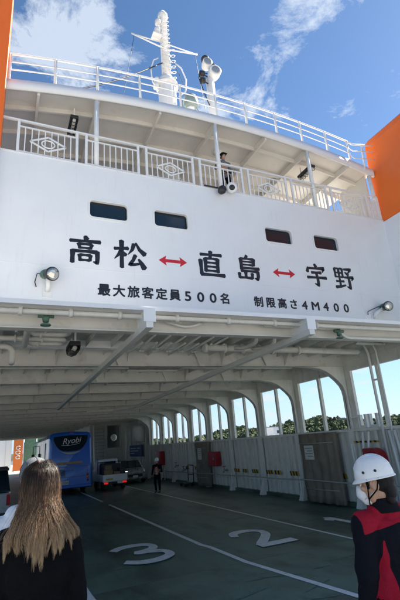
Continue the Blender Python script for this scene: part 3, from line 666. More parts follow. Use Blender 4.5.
for (dx, dz, yy, q_) in ((.12, 3.72, 11.75, .82), (-.14, 4.18, 11.85, .66)):
    b = MB(); b.lathe([(.12 * q_, .42 * q_), (.26 * q_, .34 * q_), (.31 * q_, .1), (.31 * q_, -.12), (.27 * q_, -.14)], (6.9 + dx, yy, 12.9 + dz), (.15, 1, .1), 20); h = b.build('floodlight', WHITE2, t)
    b = MB(); b.lathe([(.11, -.155), (.10, -.15), (.02, -.148)], (6.9 + dx, yy, 12.9 + dz), (.15, 1, .1), 20); b.build('lens', BLACKM, h)
    b = MB(); b.lathe([(.17, -.142), (.17, -.15), (.12, -.156)], (6.9 + dx, yy, 12.9 + dz), (.15, 1, .1), 20); b.build('lens_rim', GALV, h)
    b = MB(); b.lathe([(.10, .30), (.17, .30), (.17, .40), (.10, .42)], (6.9 + dx, yy + .05, 12.9 + dz), (0, .2, 1), 14); b.build('cap', BLACKM, h)
b = MB(); b.tube([(6.75, 11.9, 16.6), (6.35, 11.8, 16.4), (6.3, 11.8, 16.1), (6.6, 11.9, 15.3), (6.78, 11.95, 14.9)], .02, 6); b.build('cable', BLACKM, t)
for dz in (3.2, 3.55):
    b = MB(); b.lathe([(.05, -.1), (.12, -.08), (.12, .08), (.05, .1)], (6.48, 11.85, 12.9 + dz), (1, 0, .3), 12); b.bar((6.5, 11.85, 12.9 + dz), (6.85, 11.95, 12.9 + dz), .04, .04); b.build('small_lamp', BLACKM, t)

# ------------------------------------------------------------------ floodlights on the white front
def flood(x, z, ax, fx, fz, lb):
    t = thing('floodlight', lb, 'floodlight', (fx, YW, fz))
    c = Vector((x, YW - .38, z)); d = Vector(ax).normalized()
    b = MB(); b.lathe([(.05, .26), (.11, .23), (.145, .10), (.17, 0.0), (.17, -.04), (.15, -.05)], c, -d, 22); h = b.build('housing', BLACKM, t)
    b = MB(); b.lathe([(.148, .052), (.08, .06), (.02, .063)], c, d, 22); b.build('lens', LAMPG, h)
    b = MB(); b.tube([c - d * .2 + Vector((0, .02, 0)), Vector((fx, YW - .12, fz + .05)), Vector((fx, YW - .02, fz - .08))], [.05, .055, .06], 10); b.build('bracket', WHITE2, t)
    b = MB(); b.box(fx - .10, fx + .10, YW - .025, YW - .003, fz - .22, fz + .12); b.build('base_plate', WHITE2, t)
    b = MB(); b.lathe([(.11, .0), (.13, .06), (.11, .18)], c - d * .22, -d, 14); b.build('gear_box', GREENV, t)
    b = MB(); b.tube([c - d * .3, c - d * .3 + Vector((-.2, .05, .02)), Vector((fx - .30, YW - .08, fz + .12)), Vector((fx - .26, YW - .02, fz + .02))], .014, 6); b.build('cable', BLACKM, t)
flood(.86, 6.43, (.35, -.8, -.25), .80, 6.18, 'round black rimmed floodlight at the left lower corner of the white front')
flood(11.86, 6.28, (-.35, -.9, -.2), 11.5, 6.02, 'round black rimmed floodlight at the right lower corner of the white front')
t = thing('searchlight', 'round white searchlight with black centre at the foot of the middle gallery pillar', 'searchlight', (6.22, YW, 10))
c = Vector((6.24, YW - .25, 9.98)); d = Vector((-.35, -.9, -.25))
b = MB(); b.lathe([(.05, -.26), (.14, -.22), (.175, 0), (.175, .02), (.09, .02)], c, d, 22); b.build('housing', WHITE2, t)
b = MB(); b.lathe([(.095, .021), (.08, .026), (.02, .03)], c, d, 20); b.build('lens', BLACKM, t)
b = MB(); b.lathe([(.11, -.1), (.14, 0), (.11, .1)], c + Vector((-.36, .02, -.14)), (0, 1, 0), 14); b.build('junction_box', BLACKM, t)
t = thing('pole_rest', 'short black pole lying on the gallery edge beside the middle pillar', 'pole', (5.6, YW, 9.99))
b = MB(); b.tube([(5.35, YW - .05, 10.02), (5.95, YW - .1, 9.98)], .025, 8); b.build('shaft', BLACKM, t)

# ------------------------------------------------------------------ caged lamps on the ceilings
def caged(name, x, y, z, lb, length=1.0, grp=None):
    t = thing(name, lb, 'lamp', (x, y, z), grp)
    b = MB(); b.box(x - .12, x + .12, y - length / 2, y + length / 2, z - .12, z - .02); b.build('housing', BLACKM, t, bevel=.02)
    b = MB(); b.tube([(x, y - length * .45, z - .17), (x, y + length * .45, z - .17)], .05, 10); b.build('tube', mat('unlit_lamp_tube', (.55, .54, .48), .2), t)
    b = MB()
    for k in range(6):
        yy = y - length * .42 + length * .84 * k / 5
        b.tube([(x - .12, yy, z - .1), (x - .1, yy, z - .22), (x, yy, z - .26), (x + .1, yy, z - .22), (x + .12, yy, z - .1)], .012, 5)
    b.build('cage', BLACKM, t)
    b = MB()
    for yy in (y - .3, y + .3): b.box(x - .02, x + .02, yy - .02, yy + .02, z - .02, z + .32)
    b.build('hanger', WHITE2, t); return t
caged('ceiling_lamp', 1.42, 11.35, 12.12, 'black caged tube lamp under the left gallery ceiling', .85)
caged('ceiling_lamp', 10.3, 11.1, 12.18, 'black caged tube lamp under the right gallery ceiling', .85)
cl = caged('deck_lamp', 1.38, 9.95, 4.72, 'caged tube lamp under the car deck ceiling right of the left pipe cluster', .62, 'caged lamps under the car deck ceiling')
for (x, y, lb) in ((3.25, 9.9, 'caged tube lamp among the zigzag pipes under the middle of the deck ceiling'), (5.2, 10.1, 'caged tube lamp beside the flanged pipe under the right deck ceiling'), (3.35, 13.3, 'caged tube lamp in the second bay of the deck ceiling, middle row'),
                   (5.55, 13.4, 'caged tube lamp in the second bay of the deck ceiling, right row'), (.8, 13.2, 'small caged lamp in the second bay of the deck ceiling, left row'), (3.3, 18.5, 'caged tube lamp far down the deck ceiling, middle row'),
                   (5.6, 18.5, 'caged tube lamp far down the deck ceiling, right row'), (.9, 18.4, 'caged lamp far down the deck ceiling, left row')):
    copy_thing(cl, (x, y, 4.72), lb)

# ------------------------------------------------------------------ pipes under the car deck ceiling
PIPE = mat('pipe_paint', (.70, .69, .65), .45, var=.08, dirt=.4, dirt_col=(.25, .16, .1))
def bend(pts, r_, nm='pipe_bend', par=None, m=PIPE):
    b = MB(); P = [Vector(p) for p in pts]; q = [P[0]]
    for i in range(1, len(P) - 1):
        a, c_, e = P[i - 1], P[i], P[i + 1]; k = min(.16, (a - c_).length / 2, (e - c_).length / 2)
        s0 = c_ + (a - c_).normalized() * k; s1 = c_ + (e - c_).normalized() * k
        for j in range(6):
            u = j / 5; q.append(s0.lerp(c_, u).lerp(c_.lerp(s1, u), u))
    q.append(P[-1]); b.tube(q, r_, 10); return b.build(nm, m, par)
def valve(x, y, z, lb):
    t = thing('ceiling_valve', lb, 'valve', (x, y, z))
    b = MB(); b.tube([(x - .13, y, z), (x + .13, y, z)], .036, 10); b.lathe([(.05, -.07), (.06, 0), (.045, .09)], (x, y, z - .04)); b.build('valve_body', GREENV, t)
    b = MB(); b.tube([(x + .075 * math.cos(R(a)), y + .075 * math.sin(R(a)), z - .16) for a in range(0, 360, 24)], .014, 6, closed=True); b.bar((x - .07, y, z - .16), (x + .07, y, z - .16), .014, .014); b.tube([(x, y, z - .08), (x, y, z - .16)], .014, 6); b.build('handwheel', GREENV, t)
t = thing('water_main', 'long transverse pipe with collars just behind the lower edge of the white front', 'pipe', (4, 7.2, 4.6))
b = MB(); b.tube([(-2.4, 7.22, 4.59), (10.3, 7.22, 4.59)], .046, 12); b.build('pipe_run', PIPE, t)
for x in (.15, .95, 1.8, 2.9, 4.0, 5.1, 6.2):
    b = MB(); b.lathe([(.05, -.035), (.075, -.03), (.075, .03), (.05, .035)], (x, 7.22, 4.59), (1, 0, 0), 12); b.bar((x, 7.22, 4.62), (x, 7.22, 4.656), .03, .03, up=(0, 1, 0)); b.build('collar', PIPE, t)
valve(.56, 7.34, 4.56, 'green valve with handwheel on the pipe at the left under the white front')
valve(6.95, 7.36, 4.52, 'green valve with handwheel on the pipe at the right under the white front')
bend([(5.0, 7.45, 4.60), (7.0, 7.45, 4.60), (7.25, 7.52, 4.42), (7.6, 7.55, 4.42), (10.3, 7.5, 4.42)], .04, 'pipe_run', t)
bend([(2.75, 7.5, 4.6), (3.2, 7.45, 4.48), (3.55, 7.45, 4.6)], .03, 'pipe_run', t)
t = thing('pipe_loop', 'cluster of bent pale pipes with flanges under the left end of the deck ceiling', 'pipe', (.5, 9.2, 4.6))
for i in range(2):
    y0 = 8.55 + i * .82
    bend([(-1.6, y0, 4.66), (1.12, y0, 4.66), (1.12, y0 + .41, 4.66), (.4, y0 + .41, 4.66), (.4, y0 + .41, 4.88)], .056, par=t)
bend([(.33, 8.1, 4.88), (.33, 8.1, 4.62), (.33, 9.95, 4.62), (.33, 9.95, 4.88)], .066, par=t)
bend([(-1.8, 9.98, 4.62), (.1, 9.98, 4.62), (.1, 9.98, 4.3), (.1, 10.15, 4.3)], .066, par=t)
for x, y in ((.13, 8.55), (.66, 8.55), (.13, 9.37), (.66, 9.37), (.6, 8.96), (.6, 9.78)):
    b = MB(); b.lathe([(.06, -.02), (.092, -.02), (.092, .02), (.06, .02)], (x, y, 4.66), (1, 0, 0), 12); b.build('flange', PIPE, t)
t = thing('flanged_pipe', 'thick transverse pipe with flanges and elbows under the right half of the deck ceiling', 'pipe', (6, 9.7, 4.6))
b = MB(); b.tube([(4.6, 9.72, 4.62), (9.9, 9.85, 4.62)], .086, 14); b.build('pipe_run', PIPE, t)
for x in (4.63, 5.2, 5.76, 6.25, 6.7, 7.6):
    b = MB(); b.lathe([(.09, -.033), (.13, -.033), (.13, .033), (.09, .033)], (x, 9.72 + (x - 4.6) * .024, 4.62), (1, 0, 0), 14); b.build('flange', PIPE, t)
for x in (5.46, 6.0, 6.45):
    bend([(x, 9.74, 4.62), (x + .16, 9.4, 4.56), (x + .16, 8.8, 4.56), (x + .16, 8.8, 4.88)], .05, 'elbow', t)
bend([(7.3, 8.6, 4.75), (9.0, 8.6, 4.75), (9.3, 9.3, 4.75), (10.5, 9.3, 4.75)], .045, 'side_branch', t)
t = thing('sprinkler_pipes', 'zigzag sprinkler pipes running between the beams in the middle of the deck ceiling', 'pipe', (3.5, 10, 4.7))
for i in range(7):
    x = 2.65 + i * .37
    bend([(x, 8.9, 4.70), (x + .07, 10.6, 4.70), (x + .28, 10.6, 4.70), (x + .28, 9.6, 4.70)], .026, 'sprinkler_branch', t)
bend([(2.4, 8.86, 4.78), (5.0, 8.86, 4.78)], .034, 'feed_pipe', t)
t = thing('deck_pipe_run', 'thin pipes running lengthwise under the car deck ceiling', 'pipe', (4, 30, 4.8))
for x in (-.6, 1.3, 3.1, 5.0): bend([(x, 11.6, 4.80), (x, 40, 4.80), (x, 63, 4.80)], .035, 'pipe_run', t)
for i, y in enumerate((12.6, 15.6, 18.4, 21.2)):
    t = thing('sprinkler_loop', ['looped sprinkler pipe in the second bay of the deck ceiling', 'looped sprinkler pipe in the third bay of the deck ceiling', 'looped sprinkler pipe in the fourth bay of the deck ceiling', 'looped sprinkler pipe in the fifth bay of the deck ceiling'][i], 'pipe', (4, y, 4.7), 'sprinkler loops under the ceiling')
    bend([(-1, y, 4.62), (3.4, y, 4.62), (3.4, y + .5, 4.62), (5.2, y + .5, 4.62), (5.2, y, 4.62), (9.4, y, 4.62)], .035, 'pipe_run', t)

# ================================================================== INNER BULKHEAD AND FAR END
bk = thing('bulkhead', 'white inner bulkhead with a dark doorway at the far right of the car deck', 'wall', (9, 41, 0))
plate_with_holes('bulkhead_plate', [(7.35, 0), (10.75, 0), (10.75, 4.99), (7.35, 4.99)], [[(8.9, 2.4), (8.9, 4.35), (10.1, 4.35), (10.1, 2.4)][::-1]], .12, FACE_Y(0, 41.1, 0), INNER, bk)
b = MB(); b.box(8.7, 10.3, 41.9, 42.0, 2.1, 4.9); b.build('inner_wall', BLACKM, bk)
b = MB(); b.lathe([(.25, -.05), (.3, 0), (.25, .12)], (9.6, 41.5, 3.3), (0, 1, 0), 14); b.build('wall_fitting', WHITE2, bk)
b = MB()
for (a, c, d_, e) in ((8.85, 8.9, 2.35, 4.4), (10.1, 10.15, 2.35, 4.4)): b.box(a, c, 40.99, 41.05, d_, e)
b.box(8.9, 10.1, 40.99, 41.05, 4.35, 4.4); b.build('door_frame', GALV, bk)
b = MB(); b.box(7.3, 7.42, 41.2, 66, 0.001, 4.99); b.build('casing_side', INNER, bk)
t = thing('stair_ladder', 'white inclined ladder with cut out cheeks left of the dark doorway', 'ladder', (8.1, 40.4, 0))
for x in (7.55, 8.5):
    b = MB(); b.add([(x - .03, 40.9, 4.4), (x - .03, 40.3, 4.4), (x - .03, 39.6, .0), (x - .03, 40.1, .0), (x + .03, 40.9, 4.4), (x + .03, 40.3, 4.4), (x + .03, 39.6, 0), (x + .03, 40.1, 0)], [(0, 1, 2, 3), (7, 6, 5, 4), (0, 4, 5, 1), (1, 5, 6, 2), (2, 6, 7, 3), (3, 7, 4, 0)]); b.build('cheek', INNER, t)
for i in range(14):
    b = MB(); z = .3 + i * .29; y = 39.85 + .75 * z / 4.4
    b.box(7.58, 8.47, y - .1, y + .1, z, z + .03); b.build('tread', GALV, t)
t = thing('expansion_tank', 'white cylindrical tank standing on brackets against the blank white plating', 'tank', (10.2, 35, 3))
b = MB(); b.lathe([(.1, .0), (.42, .04), (.46, .12), (.46, 1.15), (.38, 1.3), (.1, 1.36)], (10.08, 34.8, 2.65), n=20); b.build('shell', WHITE2, t)
for zz in (2.55, 3.4):
    b = MB(); b.box(10.0, 10.55, 34.7, 34.9, zz, zz + .06); b.build('bracket', INNER, t)
b = MB(); b.tube([(10.08, 34.8, 3.9), (10.08, 34.8, 4.9)], .06, 8); b.build('vent_pipe', WHITE2, t)
t = thing('deck_sign', 'blue rectangular sign with white lines on the plating beyond the tank', 'sign', (10.4, 37, 2))
b = MB(); b.box(10.40, 10.45, 35.2, 38.9, 1.55, 2.45); b.build('panel', mat('blue_sign_paint', (.012, .07, .27), .4), t)
b = MB()
for k, (ya, yb, z) in enumerate(((38.6, 37.0, 2.2), (38.6, 36.2, 2.0), (38.6, 37.4, 1.8), (36.6, 35.6, 2.2))): b.box(10.392, 10.3995, min(ya, yb), max(ya, yb), z - .04, z + .04)
b.build('sign_stripe', mat('white_sign_paint', (.6, .62, .65), .5), t)
# far quay: a pale shed, an orange board, a green net
t = thing('harbour_shed', 'pale grey harbour shed seen through the far end of the car deck', 'shed', (-2, 86, 0))
b = MB(); b.box(-14, 1.75, 84, 96, -.05, 7); b.build('wall', mat('pale_shed_paint', (.78, .78, .76), .6, var=.05), t)
b = MB(); b.box(-14.3, 2.0, 83.7, 96.3, 7.003, 7.3); b.build('roof', GALV, t)
b = MB()
for k in range(12): b.box(-13 + k * 1.25, -12.95 + k * 1.25, 83.96, 83.997, 0, 6.9)
b.build('wall_rib', mat('shed_rib_paint', (.6, .6, .6), .6), t)
t = thing('banner_board', 'tall orange board with white characters between the pale shed and the green screen', 'board', (2.7, 80, 0))
b = MB(); b.box(1.95, 3.35, 79.9, 80.0, .0, 5.4); b.build('panel', mat('orange_board', (.70, .17, .03), .5), t)
for zc, w in ((3.6, .62), (2.85, .7), (2.1, .6)):
    b = MB(); b.tube([(2.65 + w / 2 * math.cos(R(a)), 79.88, zc + .25 * math.sin(R(a))) for a in range(20, 330, 22)], .07, 6); b.build('board_mark', mat('white_board_paint', (.75, .75, .72), .5), t)
for x in (2.05, 3.25):
    b = MB(); b.tube([(x, 80.06, -.05), (x, 80.06, 5.4)], .05, 8); b.build('support_post', GALV, t)
t = thing('green_screen', 'green netted screen beyond the bus at the far end', 'screen', (5.5, 82, 0))
b = MB(); b.box(3.6, 9.8, 82, 82.08, 0, 5.2); b.build('net', mat('green_netting', (.10, .20, .13), .8, var=.3, scale=3, bump=.5, bscale=30), t)
for x in (3.6, 5.6, 7.6, 9.6):
    b = MB(); b.tube([(x, 81.95, -.05), (x, 81.95, 5.5)], .05, 8); b.build('screen_post', GALV, t)
t = thing('harbour_hut', 'small white boxy hut across the water seen through a bulwark window', 'hut', (70.5, 107, -2))
b = MB(); b.box(69.1, 72.1, 105, 109, -2.2, 4.55); b.build('wall', mat('white_render', (.8, .8, .8), .6), t)
b = MB(); b.box(68.9, 72.3, 104.8, 109.2, 4.553, 4.75); b.build('roof', GALV, t)
b = MB(); b.box(70.2, 70.9, 104.95, 104.998, 2.9, 3.7); b.build('window', GLASS, t)

# ================================================================== VEHICLES
BUSB = mat('blue_bus_paint', (.018, .15, .66), .22, var=.05, coat=.5)
BUSW = mat('white_bus_paint', (.75, .76, .78), .25, var=.04, coat=.4)
TAIL = mat('tail_lamp_red', (.5, .01, .012), .15)
TAILON = mat('lit_tail_lamp', (.6, .015, .015), .2, emit=.25)
AMBER = mat('amber_lens', (.5, .16, .01), .15)
CHROME = mat('dull_chrome', (.6, .6, .6), .2, metal=1)
PLATE = mat('number_plate', (.65, .66, .62), .5, var=.05)
def wheel(b_parent, x, y, r, w, nm='wheel'):
    b = MB(); b.lathe([(r * .62, -w / 2), (r * .92, -w / 2), (r, -w / 2 + .04), (r, w / 2 - .04), (r * .92, w / 2), (r * .62, w / 2)], (x, y, r), (1, 0, 0), 24); t_ = b.build(nm, RUBBER, b_parent)
    b = MB(); b.lathe([(r * .62, -w / 2 + .03), (r * .3, -w / 2 + .06), (r * .12, -w / 2 + .02), (r * .12, w / 2 - .02), (r * .3, w / 2 - .06), (r * .62, w / 2 - .03)], (x, y, r), (1, 0, 0), 24); b.build('rim', GALV, t_)
t = thing('coach_bus', 'blue coach with a white window side, parked on the left of the deck', 'bus', (3.8, 32, 0))
BX, BY = 3.80, 27.4
def bus_ring(y, ins, top, z0=.32):
    w = 1.25 - ins; zt = top; r = .22
    p = [(BX - w, y, z0 + ins), (BX + w, y, z0 + ins), (BX + w + .0, y, 1.5), (BX + w - .04, y, zt - r * 1.6), (BX + w - .10, y, zt - r * .6), (BX + w - .28, y, zt - .06), (BX, y, zt), (BX - w + .28, y, zt - .06), (BX - w + .10, y, zt - r * .6), (BX - w + .04, y, zt - r * 1.6), (BX - w, y, 1.5)]
    return p
def lean(ring):     # rear face leans forward above the belt line
    return [(x, y + max(0, z - 1.9) * .14, z) for x, y, z in ring]
b = MB(); b.loft([lean(bus_ring(BY + .0, .12, 3.36)), lean(bus_ring(BY + .05, .04, 3.44)), lean(bus_ring(BY + .16, 0, 3.50)), bus_ring(BY + .8, 0, 3.52), bus_ring(BY + 2.2, 0, 3.52)], smooth=False); body = b.build('rear_body', BUSB, t)
b = MB(); b.loft([bus_ring(BY + 2.203, 0, 3.50), bus_ring(BY + 9.5, 0, 3.50), bus_ring(BY + 9.7, .05, 3.4)]); b.build('body', BUSW, t)
def rear(z): return BY - .012 + max(0, z - 1.9) * .14
# black window band with a curved lower edge
b = MB(); up = []; lo = []; n = 16
for i in range(n + 1):
    x = -1.0 + 2.0 * i / n; q = x / 1.0
    up.append((BX + x * .98, 3.27 - .05 * q * q)); lo.append((BX + x * .98, 2.36 + .55 * q ** 4 + .10 * q * q))
for i in range(n):
    a, c_, d_, e = up[i], up[i + 1], lo[i + 1], lo[i]
    b.add([(x, rear(z), z) for x, z in (a, c_, d_, e)] + [(x, rear(z) + .03, z) for x, z in (a, c_, d_, e)], [(0, 1, 2, 3), (7, 6, 5, 4), (0, 4, 5, 1), (2, 6, 7, 3)] + ([(0, 3, 7, 4)] if i == 0 else []) + ([(1, 5, 6, 2)] if i == n - 1 else []))
wn = b.build('rear_window', GLASS, t)
b = MB(); n = 14
for i in range(n):
    f0, f1 = -.78 + 1.56 * i / n, -.78 + 1.56 * (i + 1) / n
    zz = lambda f: (2.30 + .30 * f ** 4 + .16 * f * f, 2.20 + .40 * f ** 4 + .42 * f * f)
    (a0, b0), (a1, b1) = zz(f0), zz(f1)
    b0, b1 = min(b0, a0 - .005), min(b1, a1 - .005)
    if b0 > a0 - .004 and b1 > a1 - .004: continue
    b.add([(BX + f0, rear(a0) + .002, a0), (BX + f1, rear(a1) + .002, a1), (BX + f1, rear(b1) + .002, b1), (BX + f0, rear(b0) + .002, b0)], [(0, 1, 2, 3)])
b.build('spoiler_trim', GALV, t)
tx = text('bus_lettering', 'Ryobi', .46, mat('white_script_paint', (.8, .8, .8), .5), Matrix.Translation((BX + .02, rear(2.95) - .012, 2.95)) @ Matrix.Rotation(R(-8), 4, 'X') @ FACE_Y(0, 0, 0) @ Matrix.Rotation(R(4), 4, 'Z'), t, .002, 0, shear=.35)
b = MB(); b.tube([(BX - .55, rear(2.75) - .006, 2.72), (BX - .1, rear(2.7) - .006, 2.70), (BX + .5, rear(2.8) - .006, 2.78)], .012, 5); b.build('script_underline', mat('white_script_paint', (.8, .8, .8)), t)
b = MB(); b.box(BX - .72, BX + .66, BY - .02, BY + .02, 1.66, 1.78); b.build('stripe', mat('gold_stripe', (.42, .24, .05), .4), t)
b = MB(); b.box(BX - .95, BX + .95, BY - .008, BY + .02, .95, .97); b.box(BX - .95, BX + .95, BY - .008, BY + .02, 1.5, 1.515); b.box(BX - .95, BX - .935, BY - .008, BY + .02, .9701, 1.499); b.box(BX + .935, BX + .95, BY - .008, BY + .02, .9701, 1.499); b.build('engine_flap_seam', BLACKM, t)
b = MB()
for k in range(2): b.tube([(BX - .1 + .35 * math.cos(R(a)) * (1 - .4 * k), BY - .01, 1.28 + .1 * k + .12 * math.sin(R(a))) for a in range(10, 170, 16)], .012, 5)
b.build('bird_emblem', mat('pale_blue_paint', (.45, .55, .75), .4), t)
b = MB(); b.box(BX - .55, BX - .1, BY - .03, BY + .02, .56, .78); npl = b.build('number_plate', PLATE, t)
for k in range(4):
    text('plate_number', '1230'[k], .17, mat('green_plate_ink', (.02, .18, .06), .5), FACE_Y(BX - .46 + .09 * k, BY - .032, .645), npl, .001, 0)
b = MB()
for k in range(7): b.box(BX - .8, BX - .3, BY - .014, BY + .02, 1.02 + k * .055, 1.05 + k * .055)
b.build('engine_grille', BLACKM, t)
b = MB(); b.box(BX - .09, BX + .09, BY - .03, BY + .02, 3.38, 3.41); b.build('high_brake_lamp', TAIL, t)
b = MB(); b.tube([(BX - .35, rear(2.6) - .03, 2.42), (BX + .25, rear(2.6) - .03, 2.62)], .012, 6); b.build('wiper', BLACKM, t)
for x in (-.98, .98):
    for k, z in enumerate((.72, .88, 1.02)):
        b = MB(); b.lathe([(.065, .0), (.065, .05), (.02, .06)], (BX + x, BY + .03, z), (0, -1, 0), 14); b.build('tail_lamp', TAIL if k != 1 else AMBER, t)
b = MB(); b.box(BX - 1.18, BX + 1.18, BY - .06, BY + .1, .36, .52); b.build('bumper', BUSB, t, bevel=.03)
for k in range(6):
    ya = BY + 2.5 + k * 1.12
    b = MB(); b.box(BX - 1.262, BX - 1.22, ya, ya + 1.0, 1.75, 2.95); b.build('side_window', GLASS, t)
    b = MB(); b.box(BX + 1.22, BX + 1.262, ya, ya + 1.0, 1.75, 2.95); b.build('side_window', GLASS, t)
for y in (BY + 2.4, BY + 7.8):
    for s_ in (-1, 1): wheel(t, BX + s_ * 1.08, y, .5, .28)
b = MB(); b.tube([(BX - 1.25, BY + 9.3, 2.9), (BX - 1.5, BY + 9.6, 2.9), (BX - 1.5, BY + 9.6, 2.3)], .03, 6); b.box(BX - 1.6, BX - 1.4, BY + 9.5, BY + 9.66, 1.9, 2.35); b.build('mirror', BLACKM, t)

t = thing('flatbed_truck', 'small white flatbed truck loaded with boxes, seen from behind beside the blue coach', 'truck', (6.4, 28.5, 0))
TX, TY = 6.32, 27.0
b = MB(); b.box(TX - .72, TX + .72, TY, TY + .04, .52, .88); b.build('tailgate', BUSW, t, bevel=.015)
for s_ in (-1, 1):
    b = MB(); b.box(TX + s_ * .70 - .02, TX + s_ * .70 + .02, TY + .045, TY + 1.95, .52, .88); b.build('side_gate', BUSW, t)
b = MB(); b.box(TX - .70, TX + .70, TY + .045, TY + 1.95, .48, .56); b.build('load_bed', GALV, t)
b = MB(); b.box(TX - .35, TX - .30, TY, TY + 3.1, .36, .46); b.box(TX + .30, TX + .35, TY, TY + 3.1, .36, .46); b.box(TX - .3, TX + .3, TY + .05, TY + .15, .36, .46); b.build('chassis', BLACKM, t)
b = MB(); b.loft([[(TX - .72, TY + 2.0, .42), (TX + .72, TY + 2.0, .42), (TX + .72, TY + 3.3, .42), (TX - .72, TY + 3.3, .42)], [(TX - .72, TY + 2.0, 1.05), (TX + .72, TY + 2.0, 1.05), (TX + .72, TY + 3.3, 1.0), (TX - .72, TY + 3.3, 1.0)], [(TX - .62, TY + 2.05, 1.72), (TX + .62, TY + 2.05, 1.72), (TX + .62, TY + 2.85, 1.72), (TX - .62, TY + 2.85, 1.72)]]); b.build('cab', BUSW, t, bevel=.06)
b = MB(); b.box(TX - .5, TX + .5, TY + 2.0, TY + 2.05, 1.15, 1.58); b.build('rear_window', GLASS, t)
for s_ in (-1, 1):
    b = MB(); b.box(TX + s_ * .55 - .12, TX + s_ * .55 + .12, TY - .03, TY + .03, .38, .47); b.build('tail_lamp', TAILON, t)
b = MB(); b.box(TX + .12, TX + .42, TY - .03, TY + .0, .36, .5); b.build('number_plate', PLATE, t)
b = MB(); b.box(TX - .55, TX - .15, TY - .006, TY + .0, .58, .68); b.build('reflector_sticker', mat('yellow_sticker', (.6, .4, .03), .4), t)
for y in (TY + .7, TY + 2.7):
    for s_ in (-1, 1): wheel(t, TX + s_ * .6, y, .27, .17)
b = MB()
for p, q in (((-.68, .05), (-.68, 1.9)), ((.68, .05), (.68, 1.9))):
    for yy in (.1, 1.85): b.tube([(TX + p[0], TY + yy, .88), (TX + p[0], TY + yy, 1.55)], .02, 6)
    b.tube([(TX + p[0], TY + .1, 1.55), (TX + p[0], TY + 1.85, 1.55)], .02, 6)
b.tube([(TX - .68, TY + 1.85, 1.55), (TX + .68, TY + 1.85, 1.55)], .02, 6); b.build('cargo_rack', BLACKM, t)
BOXB = mat('cardboard', (.26, .18, .10), .8, var=.2); TARP = mat('dark_tarpaulin', (.05, .055, .06), .7, var=.3, bump=.5, bscale=9)
for i, (x0, x1, y0, y1, z1, m, lb) in enumerate(((-.62, -.1, .2, .7, 1.15, BOXB, 'brown carton at the left rear of the truck bed'), (-.05, .32, .15, .6, 1.02, BOXB, 'low brown carton in the middle of the truck bed'), (.34, .64, .2, .9, 1.2, TARP, 'dark bundle at the right of the truck bed'), (-.6, .6, 1.0, 1.8, 1.45, TARP, 'large dark tarpaulin bundle behind the truck cab'), (-.55, -.15, .25, .65, 1.38, BOXB, 'brown carton stacked on top at the left of the truck bed'))):
    z0 = .562 if i != 4 else 1.152
    b = MB(); b.box(TX + x0, TX + x1, TY + y0, TY + y1, z0, z1); tag(b.build('carton' if m is BOXB else 'bundle', m, bevel=.02 if m is BOXB else .08), lb, 'carton' if m is BOXB else 'bundle')

def car(t, X, Y, paint, w=1.7, ln=4.1, h=1.5, face=1, glint=False):
    """car with its front towards -Y if face=1"""
    hw = w / 2
    def sec(y, z0, z1, k=0): return [(X - hw + k, y, z0), (X + hw - k, y, z0), (X + hw - k * .6, y, (z0 + z1) / 2), (X + hw - k - .05, y, z1), (X - hw + k + .05, y, z1), (X - hw + k * .6, y, (z0 + z1) / 2)]
    b = MB(); b.loft([sec(Y, .3, .72, .16), sec(Y + .12, .24, .84, .06), sec(Y + .9, .22, .98), sec(Y + 2.4, .22, 1.0), sec(Y + ln - .3, .24, 1.0, .02), sec(Y + ln, .34, .9, .12)]); b.build('body', paint, t, bevel=.05)
    b = MB(); c0 = [(X - hw + .08, Y + .95, .975), (X + hw - .08, Y + .95, .975), (X + hw - .08, Y + ln - .12, .99), (X - hw + .08, Y + ln - .12, .99)]
    c1 = [(X - hw + .2, Y + 1.55, h - .06), (X + hw - .2, Y + 1.55, h - .06), (X + hw - .2, Y + ln - .45, h - .06), (X - hw + .2, Y + ln - .45, h - .06)]
    b.loft([c0, c1]); cb = b.build('cabin_glass', GLASS, t, bevel=.04)
    b = MB(); b.loft([[(x, y, h - .065) for x, y, z in c1], [(X + (x - X) * .93, y + (.06 if y < Y + 2 else -.06), h) for x, y, z in c1]]); b.build('roof', paint, t, bevel=.02)
    for s_ in (-1, 1):
        b = MB(); b.bar((X + s_ * (hw - .09), Y + .93, .98), (X + s_ * (hw - .21), Y + 1.53, h - .04), .06, .05); b.build('pillar', paint, t)
        b = MB(); b.box(X + s_ * (hw + .02) - .09, X + s_ * (hw + .02) + .09, Y + 1.15, Y + 1.25, 1.0, 1.13); b.build('mirror', paint, t, bevel=.02)
        b = MB(); b.lathe([(.05, -.02), (.12, .02), (.13, .06)], (X + s_ * (hw - .26), Y + .06, .70), (0, 1, 0), 12); b.build('headlight', mat('headlight_glint', (.9, .93, 1), .1, emit=6.0) if glint and s_ < 0 else LAMPG, t)  # one headlight glows in place of the bright reflection on it
        for yy in (Y + .75, Y + ln - .75): wheel(t, X + s_ * (hw - .1), yy, .31, .2)
    b = MB(); b.box(X - .5, X + .5, Y - .012, Y + .05, .42, .6); b.build('grille', BLACKM, t)
    b = MB(); b.box(X - .17, X + .17, Y - .03, Y - .013, .40, .52); b.build('number_plate', PLATE, t)
t = thing('parked_car', 'silver white car facing out with one glinting headlight, right of the flatbed truck', 'car', (8.4, 30, 0))
car(t, 8.35, 29.9, mat('silver_car_paint', (.30, .31, .33), .28, metal=.3, coat=.4), glint=True)
t = thing('parked_van', 'dark topped grey van half out of frame at the left beside the coach', 'van', (-.5, 18.5, 0))
VX, VY = -.42, 17.6
b = MB(); b.loft([[(VX - .85, VY, .35), (VX + .85, VY, .35), (VX + .85, VY, 1.15), (VX - .85, VY, 1.15)], [(VX - .85, VY + 4.2, .35), (VX + .85, VY + 4.2, .35), (VX + .85, VY + 4.2, 1.15), (VX - .85, VY + 4.2, 1.15)]]); b.build('body', mat('grey_van_paint', (.42, .43, .44), .3, coat=.3), t, bevel=.07)
